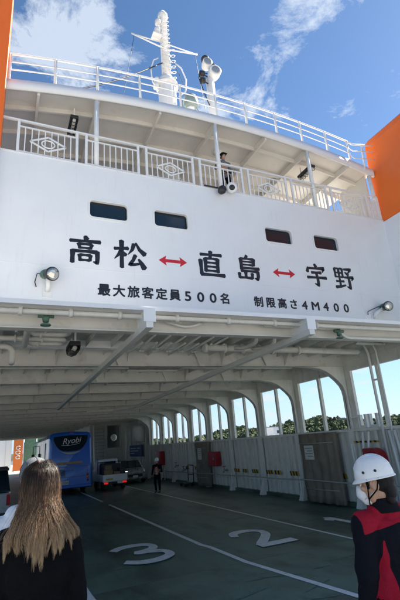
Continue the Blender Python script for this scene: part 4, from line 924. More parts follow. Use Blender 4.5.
b = MB(); b.loft([[(VX - .83, VY + .05, 1.153), (VX + .83, VY + .05, 1.153), (VX + .83, VY + 3.6, 1.153), (VX - .83, VY + 3.6, 1.153)], [(VX - .72, VY + .25, 1.88), (VX + .72, VY + .25, 1.88), (VX + .72, VY + 3.0, 1.88), (VX - .72, VY + 3.0, 1.88)]]); b.build('cabin_glass', GLASS, t, bevel=.05)
b = MB(); b.box(VX - .74, VX + .74, VY - .35, VY + 2.9, 1.884, 1.97); b.build('roof', BLACKM, t, bevel=.03)
for s_ in (-1, 1):
    b = MB(); b.box(VX + s_ * .78 - .06, VX + s_ * .78 + .06, VY - .03, VY + .02, .75, 1.1); b.build('tail_lamp', TAIL, t)
    for yy in (VY + .8, VY + 3.4): wheel(t, VX + s_ * .76, yy, .33, .2)
b = MB(); b.box(VX - .85, VX + .85, VY - .08, VY + .05, .36, .52); b.build('bumper', BLACKM, t, bevel=.02)
b = MB(); b.box(VX - .2, VX + .2, VY - .03, VY - .002, .65, .8); b.build('number_plate', PLATE, t)
# ================================================================== PEOPLE
SKIN = mat('skin', (.50, .30, .21), .55, var=.08, scale=30, bump=.08, bscale=220)
HAIRB = mat('black_hair', (.007, .006, .0055), .5, var=.3, scale=120, bump=.5, bscale=260, spec=.3)
NAVY = mat('dark_navy_cloth', (.008, .009, .014), .9, var=.25, scale=30, bump=.35, bscale=160, spec=.12)
BLACKC = mat('black_cloth', (.005, .005, .006), .9, var=.25, scale=16, bump=.3, bscale=120, spec=.12)
GREYC = mat('grey_cloth', (.16, .165, .17), .85, var=.2, scale=25, bump=.3, bscale=150)
REDC = mat('dark_red_cloth', (.34, .014, .032), .8, var=.15, scale=30, bump=.3, bscale=200)
WHITEC = mat('white_shirt_cloth', (.74, .76, .80), .8, var=.06, scale=14, bump=.35, bscale=30)
SHOE = mat('dark_shoe_leather', (.02, .018, .017), .5)
def capsule(b, p, q, r0, r1=None, n=14, sq=1.0):
    r1 = r0 if r1 is None else r1; p = Vector(p); q = Vector(q); d = q - p; L_ = d.length; d.normalize(); u, w = frame_of(d); rings = []
    for i in range(5):
        a = R(-88 + 88 * i / 4); rings.append((p + d * math.sin(a) * r0, max(r0 * math.cos(a), .001)))
    for i in range(5):
        a = R(88 * i / 4); rings.append((q + d * math.sin(a) * r1, max(r1 * math.cos(a), .001)))
    b.loft([[c + (u * math.cos(2 * PI * j / n) + w * math.sin(2 * PI * j / n)) * r for j in range(n)] for c, r in rings], 0, True)
def ell(b, c, rx, ry, rz, rot=None):
    k = len(b.v); b.ball(c, rx, ry, rz, 18, 12)
    if rot is not None:
        c = Vector(c)
        for i in range(k, len(b.v)): b.v[i] = tuple(c + rot @ (Vector(b.v[i]) - c))
def blob(name, b, vox, m, parent=None, smooth=6, xf=None, wrinkle=0.0):
    """melt overlapping volumes into one continuous skin"""
    me = bpy.data.meshes.new(name); me.from_pydata(b.v, [], b.f); bm = bmesh.new(); bm.from_mesh(me); bmesh.ops.recalc_face_normals(bm, faces=bm.faces); bm.to_mesh(me); bm.free()
    o = bpy.data.objects.new(name, me); COL.objects.link(o)
    r = o.modifiers.new('r', 'REMESH'); r.mode = 'VOXEL'; r.voxel_size = vox; r.use_smooth_shade = True
    s_ = o.modifiers.new('s', 'SMOOTH'); s_.factor = .5; s_.iterations = smooth
    if wrinkle:
        tx_ = bpy.data.textures.new(name, 'CLOUDS'); tx_.noise_scale = .09; tx_.noise_depth = 2
        d_ = o.modifiers.new('d', 'DISPLACE'); d_.texture = tx_; d_.strength = wrinkle; d_.mid_level = .5
    n = from_eval(o, name, m, None)
    if xf is not None: n.data.transform(xf)
    for p in n.data.polygons: p.use_smooth = True
    adopt(n, parent); return n
def hand(b, wrist, d, side, s=1.0, curl=.35):
    """palm, four unequal bent fingers and a thumb from the side of the palm; d = direction the hand points, side = direction of the thumb"""
    w = Vector(wrist); d = Vector(d).normalized(); th = Vector(side); th = (th - d * th.dot(d)).normalized(); nrm = d.cross(th)
    pc = w + d * .05 * s
    capsule(b, w + th * .014 * s, w + d * .08 * s + th * .022 * s, .021 * s, .020 * s); capsule(b, w - th * .014 * s, w + d * .075 * s - th * .022 * s, .020 * s, .018 * s)
    for k, (off, ln) in enumerate(((.030, .070), (.010, .078), (-.010, .072), (-.029, .056))):
        p = w + d * .085 * s + th * off * s; c = curl + .05 * k
        j1 = p + (d * math.cos(c) + nrm * math.sin(c)) * ln * .45 * s; j2 = j1 + (d * math.cos(2 * c) + nrm * math.sin(2 * c)) * ln * .32 * s; j3 = j2 + (d * math.cos(2.7 * c) + nrm * math.sin(2.7 * c)) * ln * .25 * s
        capsule(b, p, j1, .0095 * s, .009 * s, 8); capsule(b, j1, j2, .009 * s, .008 * s, 8); capsule(b, j2, j3, .008 * s, .007 * s, 8)
    t0 = w + d * .03 * s + th * .03 * s; t1 = t0 + (d * .7 + th * .6).normalized() * .04 * s; t2 = t1 + (d * .95 + th * .15).normalized() * .032 * s
    capsule(b, t0, t1, .012 * s, .0105 * s, 8); capsule(b, t1, t2, .0105 * s, .009 * s, 8)
def head_shape(b, c, s=1.0, jaw=True):
    """head facing -Y (in the figure's own frame), c = centre of the skull"""
    x, y, z = c
    ell(b, (x, y + .012 * s, z + .02 * s), .076 * s, .095 * s, .10 * s); ell(b, (x, y - .028 * s, z - .035 * s), .060 * s, .066 * s, .085 * s)
    ell(b, (x, y - .055 * s, z - .088 * s), .032 * s, .03 * s, .028 * s)
    capsule(b, (x, y - .092 * s, z - .0 * s), (x, y - .112 * s, z - .038 * s), .011 * s, .014 * s, 10)
    ell(b, (x, y - .085 * s, z + .022 * s), .052 * s, .016 * s, .012 * s); ell(b, (x, y - .092 * s, z - .066 * s), .024 * s, .010 * s, .010 * s)
    for k in (-1, 1):
        ell(b, (x + k * .080 * s, y + .012 * s, z - .012 * s), .012 * s, .024 * s, .034 * s); ell(b, (x + k * .05 * s, y - .065 * s, z - .02 * s), .022 * s, .022 * s, .02 * s)
def figure(t, xf, h=1.65, fem=False, arms=None, stance=.09, top=NAVY, bottom=NAVY, vox=.012, coat_len=.50, step=0.0):
    """standing person, figure frame: feet at z=0, facing -Y; arms = [(elbow, wrist), ...] right (x<0) then left"""
    k = h / 1.72; sw = (.185 if fem else .205) * k; hw = .10 * k
    Z = lambda f: f * h
    arms = arms or [((-sw - .05, .03, Z(.62)), (-sw - .06, -.04, Z(.48))), ((sw + .05, .03, Z(.62)), (sw + .06, -.04, Z(.48)))]
    b = MB(); head_shape(b, (0, -.01, Z(.93)), k); capsule(b, (0, .015, Z(.80)), (0, 0, Z(.89)), .055 * k, .05 * k)
    capsule(b, (-sw * .8, .01, Z(.80)), (sw * .8, .01, Z(.80)), .055 * k); capsule(b, (0, .0, Z(.72)), (0, 0, Z(.56)), .125 * k, .12 * k)
    legs = []
    for s_ in (-1, 1):
        hip = (s_ * hw, 0, Z(.51)); kn = (s_ * (hw + stance) * .62, -.02 + s_ * step * .4, Z(.28)); an = (s_ * stance, .02 + s_ * step, Z(.05)); legs.append((hip, kn, an))
        capsule(b, hip, kn, .078 * k, .055 * k); capsule(b, kn, an, .054 * k, .036 * k); capsule(b, an, (an[0] + s_ * .01, an[1] - .14 * k, .035), .035, .03)
    for s_, (el, wr) in zip((-1, 1), arms):
        sh = (s_ * sw, .01, Z(.80)); capsule(b, sh, el, .047 * k, .038 * k); capsule(b, el, wr, .037 * k, .026 * k)
        d = Vector(wr) - Vector(el); hand(b, wr, d, (0, -1, 0) if abs(d.normalized().y) < .8 else (-s_, 0, 0), k)
    body = blob('body', b, vox * .75, SKIN, t, 4, xf)
    b = MB()
    ell(b, (0, .01, Z(.735)), .165 * k, .115 * k, .16 * k); capsule(b, (-sw * .85, .01, Z(.80)), (sw * .85, .01, Z(.80)), .066 * k); capsule(b, (0, .01, Z(.80)), (0, .005, Z(.845)), .075 * k, .062 * k)
    ell(b, (0, 0, Z(.60)), .155 * k, .115 * k, .13 * k); ell(b, (0, 0, Z(coat_len)), .165 * k, .12 * k, .07 * k)
    for s_, (el, wr) in zip((-1, 1), arms):
        sh = (s_ * sw, .01, Z(.80)); capsule(b, sh, el, .064 * k, .052 * k); w2 = Vector(el).lerp(Vector(wr), .93); capsule(b, el, w2, .051 * k, .040 * k)
    blob('shirt', b, vox, top, t, 4, xf, .012)
    b = MB()
    for hip, kn, an in legs:
        capsule(b, hip, kn, .096 * k, .072 * k); capsule(b, kn, (an[0], an[1], an[2] + .02), .071 * k, .055 * k)
    ell(b, (0, 0, Z(.51)), .155 * k, .112 * k, .085 * k); blob('trousers', b, vox, bottom, t, 4, xf, .012)
    for hip, kn, an in legs:
        b = MB(); capsule(b, (an[0], an[1] + .02, .045), (an[0] + .01 * (1 if an[0] > 0 else -1), an[1] - .17 * k, .038), .044, .036); blob('shoe', b, .01, SHOE, t, 2, xf)
    return body
def helmet(t, c, xf, k=1.0):
    x, y, z = c
    b = MB(); prof = [(.128, 0), (.127, .03), (.118, .075), (.095, .12), (.06, .148), (.02, .158), (.001, .159)]
    n = 32; rings = []
    for r, hh in prof: rings.append([(x + r * .93 * k * math.cos(2 * PI * j / n), y + r * 1.13 * k * math.sin(2 * PI * j / n), z + hh * k) for j in range(n)])
    b.loft(rings, 0, True, False)
    # brim, longer at the front (-Y)
    ra, rb = [], []
    for j in range(n):
        a = 2 * PI * j / n; f = .010 + .022 * max(0, -math.sin(a)) ** 3
        ra.append((x + .126 * .93 * k * math.cos(a), y + .126 * 1.13 * k * math.sin(a), z + .006)); rb.append((x + (.126 * .93 + f) * k * math.cos(a), y + (.126 * 1.13 + f) * k * math.sin(a), z - .004 - .012 * max(0, -math.sin(a))))
    rc = [(p[0], p[1], p[2] - .005) for p in rb]; rd = [(p[0], p[1], p[2] - .012) for p in ra]
    b.loft([ra, rb, rc, rd], 0, True, False)
    inner = [[(x + r * .90 * k * math.cos(2 * PI * j / n), y + r * 1.10 * k * math.sin(2 * PI * j / n), z + (hh - .005) * k) for j in range(n)] for r, hh in prof]
    b.loft(inner, 0, True, False)
    for s_ in (-1, 0, 1):   # ridges over the crown
        b.tube([(x + s_ * .032 * k, y + .142 * k * math.cos(R(a)) * (1 - abs(s_) * .03), z + (.152 - abs(s_) * .006) * k * math.sin(R(a)) + .006) for a in range(25, 156, 10)], .0065 if s_ else .009, 6)
    o = b.build('helmet', mat('white_helmet_shell', (.78, .78, .77), .25, var=.04, coat=.3), t, xf=xf); return o
def place(x, y, z, face):   # face = heading of the figure's front, degrees from -Y towards +X
    return Matrix.Translation((x, y, z)) @ Matrix.Rotation(R(face), 4, 'Z')

# --- woman with long hair, from behind, near left
wx, wy = .222, 2.80
t = thing('person', 'woman in a black jacket with long dark to blonde hair, back turned', 'person', (wx, wy, gnd(wy)))
G = gnd(wy); XF = place(wx, wy, G, 176)
HC = Vector((wx - .003, wy - .055, 2.195))
fh = 1.70
b = MB(); head_shape(b, (0, -.02, HC.z - G), 1.0); capsule(b, (0, .03, 1.28), (0, .0, 1.5), .055, .05)
capsule(b, (-.15, .01, 1.27), (.15, .01, 1.27), .05); capsule(b, (0, 0, 1.2), (0, 0, .95), .12, .13)
for s_ in (-1, 1):
    capsule(b, (s_ * .09, 0, .88), (s_ * .08, -.02, .47), .082, .056); capsule(b, (s_ * .08, -.02, .47), (s_ * .085, .02, .09), .053, .037); capsule(b, (s_ * .085, .02, .05), (s_ * .095, -.13, .035), .035, .03)
    capsule(b, (s_ * .155, .01, 1.26), (s_ * .20, .02, .99), .045, .037); capsule(b, (s_ * .20, .02, .99), (s_ * .185, -.12, .80), .036, .026); hand(b, (s_ * .185, -.12, .80), (-.1 * s_, -.5, -.8), (-s_, -.3, 0))
blob('body', b, .008, SKIN, t, 5, XF)
b = MB(); ell(b, (0, .02, 1.14), .185, .14, .20); capsule(b, (-.15, .015, 1.285), (.15, .015, 1.285), .080); ell(b, (0, .01, .95), .185, .145, .18); ell(b, (0, 0, .80), .185, .145, .10); capsule(b, (0, .025, 1.26), (0, .02, 1.36), .10, .085)
for s_ in (-1, 1):
    capsule(b, (s_ * .152, .01, 1.285), (s_ * .20, .02, .98), .078, .066); capsule(b, (s_ * .20, .02, .98), (s_ * .19, -.11, .82), .064, .05)
blob('jacket', b, .009, BLACKC, t, 4, XF, .022)
b = MB(); capsule(b, (-.09, .04, 1.30), (.09, .04, 1.30), .06); ell(b, (0, .09, 1.22), .12, .05, .085); blob('hood', b, .009, BLACKC, t, 4, XF, .012)
b = MB()
for s_ in (-1, 1): capsule(b, (s_ * .09, 0, .86), (s_ * .08, -.02, .47), .10, .075); capsule(b, (s_ * .08, -.02, .47), (s_ * .085, .02, .10), .073, .055)
ell(b, (0, 0, .84), .165, .12, .09); blob('trousers', b, .01, NAVY, t, 4, XF, .01)
for s_ in (-1, 1):
    b = MB(); capsule(b, (s_ * .085, .04, .05), (s_ * .095, -.16, .042), .046, .038); blob('shoe', b, .01, SHOE, t, 2, XF)
def hair_mat():
    m = bpy.data.materials.new('ombre_hair'); m.use_nodes = True; n = m.node_tree.nodes; l = m.node_tree.links; p = n['Principled BSDF']
    tcx = n.new('ShaderNodeTexCoord'); sp = n.new('ShaderNodeSeparateXYZ'); l.new(tcx.outputs['Object'], sp.inputs[0])
    no = n.new('ShaderNodeTexNoise'); mpn = n.new('ShaderNodeMapping'); mpn.inputs['Scale'].default_value = (85, 60, 3.5); l.new(tcx.outputs['Object'], mpn.inputs[0]); l.new(mpn.outputs[0], no.inputs['Vector']); no.inputs['Detail'].default_value = 3
    ad = n.new('ShaderNodeMath'); ad.operation = 'MULTIPLY_ADD'; l.new(no.outputs[0], ad.inputs[0]); ad.inputs[1].default_value = -.60; l.new(sp.outputs[2], ad.inputs[2])
    mr = n.new('ShaderNodeMapRange'); l.new(ad.outputs[0], mr.inputs[0]); mr.inputs[1].default_value = 1.55; mr.inputs[2].default_value = 1.98
    cr = n.new('ShaderNodeValToRGB'); l.new(mr.outputs[0], cr.inputs[0]); e = cr.color_ramp.elements
    e[0].position = 0.0; e[0].color = (.58, .42, .26, 1); e[1].position = 1; e[1].color = (.026, .015, .010, 1)
    q = e.new(.28); q.color = (.36, .23, .13, 1); q = e.new(.55); q.color = (.13, .075, .043, 1); q = e.new(.8); q.color = (.042, .024, .015, 1)
    l.new(cr.outputs[0], p.inputs['Base Color']); p.inputs['Roughness'].default_value = .5; p.inputs['Specular IOR Level'].default_value = .35
    return m
HM = hair_mat()
def long_hair():
    rnd = random.Random(11); b = MB(); g_ = rnd.gauss
    clumps = []
    for i in range(74):
        phi = R(-128 + 256 * (i + rnd.uniform(0, 1)) / 74) if i % 3 else R(g_(0, 55))
        clumps.append(dict(phi=phi, lay=rnd.uniform(.90, 1.04), fl=g_(0, .010), lw=g_(0, .014), dl=abs(g_(0, .035)), ph=rnd.uniform(0, 6.28), wa=rnd.uniform(.007, .017), out=rnd.uniform(.92, 1.08), curl=g_(.010, .012), fr=rnd.uniform(7, 10.5)))
    def path(c, top, spread, cut_):
        s, k = math.sin(top), math.cos(top); s2, c2 = math.sin(c['phi']), math.cos(c['phi']); lay = c['lay']
        rx, ry = .098 * lay, .112 * lay; deep = .78 + .22 * lay; o = c['out']; j_ = lambda q: g_(0, q)
        ln = -.335 - c['dl'] + .05 * s2 * s2; ln = -.255 + (ln + .255) * cut_
        K = [HC + Vector((.010 + .034 * s, -.012 * k + spread * .045, .113 * lay)),
             HC + Vector((rx * .84 * s, -ry * .82 * k + .012, .072 * lay)),
             HC + Vector((rx * 1.03 * s, -ry * 1.02 * k + .012, .0)),
             HC + Vector((rx * 1.04 * s, -ry * 1.0 * k + .008, -.08)),
             HC + Vector((rx * 1.14 * o * s2 + c['fl'] * .6 + j_(.006), -ry * .97 * c2 * deep - .016 + j_(.004), -.16)),
             HC + Vector((rx * (1.30 + .24 * abs(s2)) * o * s2 + c['fl'] * 1.2 + c['lw'] * .5 + j_(.006), -ry * .95 * c2 * deep - .040 + j_(.004), -.245)),
             HC + Vector((rx * (1.38 + .36 * abs(s2)) * o * s2 + c['fl'] * 1.4 + c['lw'] - math.copysign(c['curl'], s2) + j_(.0035), -ry * .93 * c2 * deep - .044 + j_(.003), ln))]
        P = []
        for j in range(6):
            a, d_, e, f = K[max(j - 1, 0)], K[j], K[j + 1], K[min(j + 2, 6)]
            for q in range(4):
                u = q / 4; P.append(.5 * (2 * d_ + (e - a) * u + (2 * a - 5 * d_ + 4 * e - f) * u * u + (3 * d_ - a - 3 * e + f) * u ** 3))
        P.append(K[6]); n = len(P)
        return [p + Vector((math.sin(c['ph'] + c['fr'] * j / n) * c['wa'] * (j / n) ** 1.6, math.cos(c['ph'] + c['fr'] * .8 * j / n) * c['wa'] * .8 * (j / n) ** 1.6, 0)) for j, p in enumerate(P)]
    for i in range(4400):
        c = clumps[i % 74]; w = rnd.uniform(.0006, .0013)
        if i > 4250: c = dict(c, lay=rnd.uniform(1.03, 1.10), fl=g_(0, .02), dl=rnd.uniform(-.05, .04), wa=rnd.uniform(.01, .024), ph=rnd.uniform(0, 6.28)); w = .0005
        P = path(c, c['phi'] + g_(0, .13), rnd.uniform(-1, 1), rnd.uniform(.35, 1.05)); n = len(P)
        b.tube(P, [w * (1 if j < n - 7 else (n - j) / 7.5) for j in range(n)], 3)
    return b
long_hair().build('hair', HM, t)
b = MB(); ell(b, (HC.x, HC.y + .02, HC.z + .01), .086, .104, .106); ell(b, (HC.x, HC.y - .008, HC.z - .10), .082, .07, .12); ell(b, (HC.x, HC.y - .04, HC.z - .20), .10, .05, .09); blob('hair_base', b, .008, HM, t, 4)

# --- person in a grey cap and white shirt, beyond her
cx_, cy_ = .12, 3.42
t = thing('person', 'person in a grey cap and white shirt, mostly hidden behind the long haired woman', 'person', (cx_, cy_, gnd(cy_)))
G = gnd(cy_); XF = place(cx_, cy_, G, 172); CH = Vector((.222, 3.30, 2.20))
ch = XF.inverted() @ CH
b = MB(); head_shape(b, (ch.x, ch.y, ch.z), .98); capsule(b, (ch.x * .3, .03, 1.42), (ch.x, ch.y + .02, ch.z - .06), .058, .052)
capsule(b, (-.16, .01, 1.38), (.16, .01, 1.38), .05); capsule(b, (0, 0, 1.3), (0, 0, .98), .13, .13)
for s_ in (-1, 1):
    capsule(b, (s_ * .09, 0, .93), (s_ * .08, -.02, .5), .085, .058); capsule(b, (s_ * .08, -.02, .5), (s_ * .09, .02, .09), .055, .038); capsule(b, (s_ * .09, .02, .05), (s_ * .1, -.13, .035), .035, .03)
    capsule(b, (s_ * .19, .01, 1.37), (s_ * .25, .03, 1.07), .047, .038); capsule(b, (s_ * .25, .03, 1.07), (s_ * .23, -.12, .90), .037, .026); hand(b, (s_ * .23, -.12, .90), (-.1 * s_, -.5, -.8), (-s_, -.3, 0))
blob('body', b, .008, SKIN, t, 5, XF)
b = MB(); ell(b, (0, .015, 1.25), .19, .135, .19); capsule(b, (-.17, .015, 1.395), (.17, .015, 1.395), .072); ell(b, (0, .0, 1.02), .185, .135, .20); capsule(b, (0, .02, 1.39), (.0, .015, 1.455), .085, .07)
for s_ in (-1, 1): capsule(b, (s_ * .185, .01, 1.36), (s_ * .255, .03, 1.07), .074, .06); capsule(b, (s_ * .255, .03, 1.07), (s_ * .235, -.11, .92), .058, .042)
blob('shirt', b, .008, WHITEC, t, 4, XF, .022)
b = MB(); p_ = [(ch.x + .068 * math.cos(R(a)), ch.y * .3 + .012 + .06 * math.sin(R(a)), 1.475 + .008 * math.sin(R(a))) for a in range(0, 360, 20)]; b.tube(p_, .018, 8, closed=True); b.build('collar', WHITEC, t, xf=XF)
b = MB()
for s_ in (-1, 1): capsule(b, (s_ * .09, 0, .9), (s_ * .08, -.02, .5), .10, .075); capsule(b, (s_ * .08, -.02, .5), (s_ * .09, .02, .10), .073, .056)
ell(b, (0, 0, .9), .165, .12, .09); blob('trousers', b, .012, GREYC, t, 3, XF)
for s_ in (-1, 1):
    b = MB(); capsule(b, (s_ * .09, .04, .05), (s_ * .1, -.16, .042), .046, .038); blob('shoe', b, .01, SHOE, t, 2, XF)
b = MB(); ell(b, (ch.x, ch.y + .018, ch.z - .015), .083, .098, .088); blob('hair', b, .008, HAIRB, t, 3, XF)
CAPG = mat('grey_cap_cloth', (.13, .145, .155), .85, var=.12, scale=40, bump=.3, bscale=220)
b = MB(); n = 28; prof = [(.100, -.012), (.103, .02), (.099, .055), (.080, .09), (.045, .112), (.012, .119), (.001, .1195)]
b.loft([[(ch.x + r * .93 * math.cos(2 * PI * j / n), ch.y + .012 + r * 1.10 * math.sin(2 * PI * j / n), ch.z + .012 + z) for j in range(n)] for r, z in prof], 0, True, False)
b.loft([[(ch.x + (r - .004) * .93 * math.cos(2 * PI * j / n), ch.y + .012 + (r - .004) * 1.10 * math.sin(2 * PI * j / n), ch.z + .009 + z) for j in range(n)] for r, z in prof], 0, True, False)
crown = b.build('cap', CAPG, t, xf=XF)
b = MB(); vs = []; m_ = 14
for j in range(m_ + 1):
    a = R(200 + 140 * j / m_); e = math.sin(PI * j / m_); vs += [(ch.x + .094 * math.cos(a), ch.y + .012 + .112 * math.sin(a), ch.z + .006), (ch.x + (.094 + .012 * e) * math.cos(a), ch.y + .012 + (.112 + .075 * e) * math.sin(a), ch.z - .012 * e)]
vs += [(x, y, z - .004) for x, y, z in vs]; k = 2 * (m_ + 1); fs = []
for j in range(m_): fs += [(2 * j, 2 * j + 1, 2 * j + 3, 2 * j + 2), (k + 2 * j + 2, k + 2 * j + 3, k + 2 * j + 1, k + 2 * j), (2 * j + 1, k + 2 * j + 1, k + 2 * j + 3, 2 * j + 3), (2 * j, 2 * j + 2, k + 2 * j + 2, k + 2 * j)]
fs += [(0, k, k + 1, 1), (k - 2, k - 1, 2 * k - 1, 2 * k - 2)]
b.add(vs, fs, 0, True); b.build('peak', CAPG, crown, xf=XF)
b = MB(); b.ball((ch.x, ch.y + .012, ch.z + .134), .008, nu=10, nv=6); b.build('button', CAPG, crown, xf=XF)
b = MB(); b.tube([(ch.x + .036 * math.cos(R(a)), ch.y + .012 + .112, ch.z + .008 + .034 * math.sin(R(a))) for a in range(0, 181, 15)], .005, 6); b.build('strap_opening', mat('tan_cap_lining', (.30, .20, .13), .8), crown, xf=XF)
for s_ in (-1, 0, 1, 2):
    b = MB(); a0 = R(45 * s_ + 20); b.tube([(ch.x + (r + .001) * .93 * math.cos(a0), ch.y + .012 + (r + .001) * 1.10 * math.sin(a0), ch.z + .013 + z) for r, z in prof], .0016, 5); b.build('seam', mat('cap_seam', (.11, .12, .13), .9), crown, xf=XF)

# --- worker in a white helmet, near right, looking left along the ship's front
kx, ky = 2.29, 2.32
G = .62; FACE = 174
t = thing('person', 'worker in a white helmet, face mask and black and red jacket at the right edge', 'person', (kx, ky, G))
XF = place(kx, ky, G, FACE)
XH = Matrix.Translation((2.205, 2.265, 2.018)) @ Matrix.Rotation(R(216), 4, 'Z') @ Matrix.Rotation(R(8), 4, 'X')     # head turned further left
b = MB(); hb = MB(); head_shape(hb, (0, 0, 0), 1.0)
inv = XF.inverted() @ XH
for i, p in enumerate(hb.v): hb.v[i] = tuple(inv @ Vector(p))
b.add(hb.v, hb.f, 0, True)
hc = inv @ Vector((0, 0.02, -.06)); capsule(b, (0, .02, 1.22), hc, .056, .05)
capsule(b, (-.16, .01, 1.17), (.16, .01, 1.17), .05); capsule(b, (0, 0, 1.10), (0, 0, .82), .12, .12)
for s_ in (-1, 1):
    capsule(b, (s_ * .09, 0, .79), (s_ * .08, -.02, .43), .082, .056); capsule(b, (s_ * .08, -.02, .43), (s_ * .09, .02, .09), .053, .037); capsule(b, (s_ * .09, .02, .05), (s_ * .1, -.13, .035), .035, .03)
    capsule(b, (s_ * .19, .01, 1.15), (s_ * .23, .03, .88), .046, .038); capsule(b, (s_ * .23, .03, .88), (s_ * .22, -.06, .66), .037, .027); hand(b, (s_ * .22, -.06, .66), (0, -.3, -.95), (-.3 * s_, -1, 0))
blob('body', b, .0065, SKIN, t, 3, XF)
b = MB(); ell(b, (0, .015, 1.04), .195, .14, .19); capsule(b, (-.15, .015, 1.175), (.15, .015, 1.175), .066); capsule(b, (-.07, .015, 1.21), (.07, .015, 1.21), .062); ell(b, (0, .0, .84), .20, .148, .20); ell(b, (0, 0, .70), .20, .15, .10); capsule(b, (0, .02, 1.18), (0, .02, 1.275), .085, .07)
for s_ in (-1, 1): capsule(b, (s_ * .17, .01, 1.165), (s_ * .225, .03, .90), .076, .066); capsule(b, (s_ * .225, .03, .90), (s_ * .215, -.05, .68), .062, .046)
def panel_mat():
    m = NAVY.copy(); m.name = 'two_tone_jacket'; n = m.node_tree.nodes; l = m.node_tree.links; p = n['Principled BSDF']; src = p.inputs['Base Color'].links[0].from_socket
    a = n.new('ShaderNodeAttribute'); a.attribute_name = 'panel'; mr = n.new('ShaderNodeMapRange'); l.new(a.outputs['Fac'], mr.inputs[0]); mr.inputs[1].default_value = -.0006; mr.inputs[2].default_value = .0006
    mx = n.new('ShaderNodeMixRGB'); l.new(mr.outputs[0], mx.inputs[0]); l.new(src, mx.inputs[1]); mx.inputs[2].default_value = (.33, .012, .03, 1); l.new(mx.outputs[0], p.inputs['Base Color']); return m
jk = blob('jacket', b, .0055, panel_mat(), t, 4, XF, .018)
inv2 = XF.inverted()
at = jk.data.attributes.new('panel', 'FLOAT', 'POINT')
for v in jk.data.vertices:
    c = inv2 @ v.co; ax = abs(c.x)
    yoke = min(c.z - (1.165 - .22 * ax + (.03 if c.y < 0 else 0)), 1.262 - c.z, .225 - ax)
    side = min(1.08 - c.z, ax - (.085 + (c.z - .7) * .10), .13 + (1.08 - c.z) * .20 - ax, c.y + .02)
    at.data[v.index].value = max(yoke, side)
b = MB(); n = 28; base = Vector((0, .02, 1.215)); ax_ = (Vector(hc) - base)
def cring(r, u):
    c0 = base + ax_ * u; return [(c0.x + r * math.cos(2 * PI * j / n), c0.y + r * .95 * math.sin(2 * PI * j / n), c0.z + .012 * math.sin(2 * PI * j / n)) for j in range(n)]
b.loft([cring(.100, -.05), cring(.090, .25), cring(.079, .50), cring(.075, .66), cring(.069, .67), cring(.068, .3)], 0, True, False); b.build('collar', NAVY, t, xf=XF)
b = MB()
for s_ in (-1, 1): capsule(b, (s_ * .09, 0, .78), (s_ * .08, -.02, .43), .10, .076); capsule(b, (s_ * .08, -.02, .43), (s_ * .09, .02, .10), .074, .058)
ell(b, (0, 0, .76), .165, .12, .09); blob('trousers', b, .012, NAVY, t, 3, XF)
for s_ in (-1, 1):
    b = MB(); capsule(b, (s_ * .09, .04, .05), (s_ * .1, -.16, .042), .046, .038); blob('shoe', b, .01, SHOE, t, 2, XF)
b = MB(); ell(b, (0, .042, .015), .081, .086, .088); ell(b, (0, .080, -.05), .066, .042, .06); ell(b, (0, .068, -.10), .050, .030, .04); capsule(b, (-.076, -.03, .02), (-.078, -.03, -.02), .010); capsule(b, (.076, -.03, .02), (.078, -.03, -.02), .010); blob('hair', b, .005, HAIRB, t, 2, XH)
for s_ in (-1, 1):
    b = MB(); e_ = [(s_ * (.082 + .006 * math.sin(R(a))), .012 + .021 * math.cos(R(a)), -.008 + .031 * math.sin(R(a))) for a in range(0, 360, 24)]; b.tube(e_, .0055, 6, closed=True); b.ball((s_ * .080, .012, -.010), .007, .016, .024, 12, 8); b.build('ear', SKIN, t, xf=XH)
hm = helmet(t, (0, .012, .030), XH, .86)
for yy in (-.03, .045):
    b = MB(); b.lathe([(.008, -.004), (.008, .003), (.002, .004)], (.097, yy, .072), (1, 0, .35), 12); b.build('vent_rivet', BLACKM, hm, xf=XH)
for s_ in (-1, 1):
    b = MB(); b.tube([(s_ * .10, -.02, .03), (s_ * .088, -.035, -.03), (s_ * .068, -.05, -.085), (s_ * .03, -.062, -.118), (0, -.066, -.124)], .0042, 6); b.tube([(s_ * .10, .05, .03), (s_ * .09, .02, -.035), (s_ * .068, -.05, -.085)], .0042, 6); b.build('chin_strap', BLACKC, hm, xf=XH)
b = MB(); ell(b, (0, -.082, -.052), .052, .046, .052); capsule(b, (0, -.105, -.018), (0, -.112, -.06), .018, .022); ell(b, (0, -.07, -.095), .04, .035, .03); mk = blob('face_mask', b, .006, mat('white_mask_cloth', (.78, .79, .80), .8, var=.04, bump=.2, bscale=120), t, 4, XH)
for s_ in (-1, 1):
    b = MB(); b.tube([(s_ * .045, -.08, -.025), (s_ * .072, -.03, -.015), (s_ * .088, .018, -.004)], .0022, 5); b.tube([(s_ * .045, -.08, -.085), (s_ * .072, -.03, -.06), (s_ * .088, .02, -.035)], .0022, 5); b.build('ear_loop', mat('white_elastic', (.75, .75, .75), .8), mk, xf=XH)
for s_ in (-1, 1):
    b = MB(); b.ball((s_ * .031, -.078, -.002), .0125, nu=14, nv=10); ey = b.build('eye', mat('eye_white', (.75, .73, .70), .2), t, xf=XH)
    b = MB(); b.ball((s_ * .032, -.0885, -.002), .0045, nu=10, nv=8); b.build('iris', HAIRB, ey, xf=XH)
    b = MB(); b.tube([(s_ * .014, -.098, .022), (s_ * .032, -.096, .027), (s_ * .052, -.082, .021)], .004, 6); b.build('eyebrow', HAIRB, t, xf=XH)

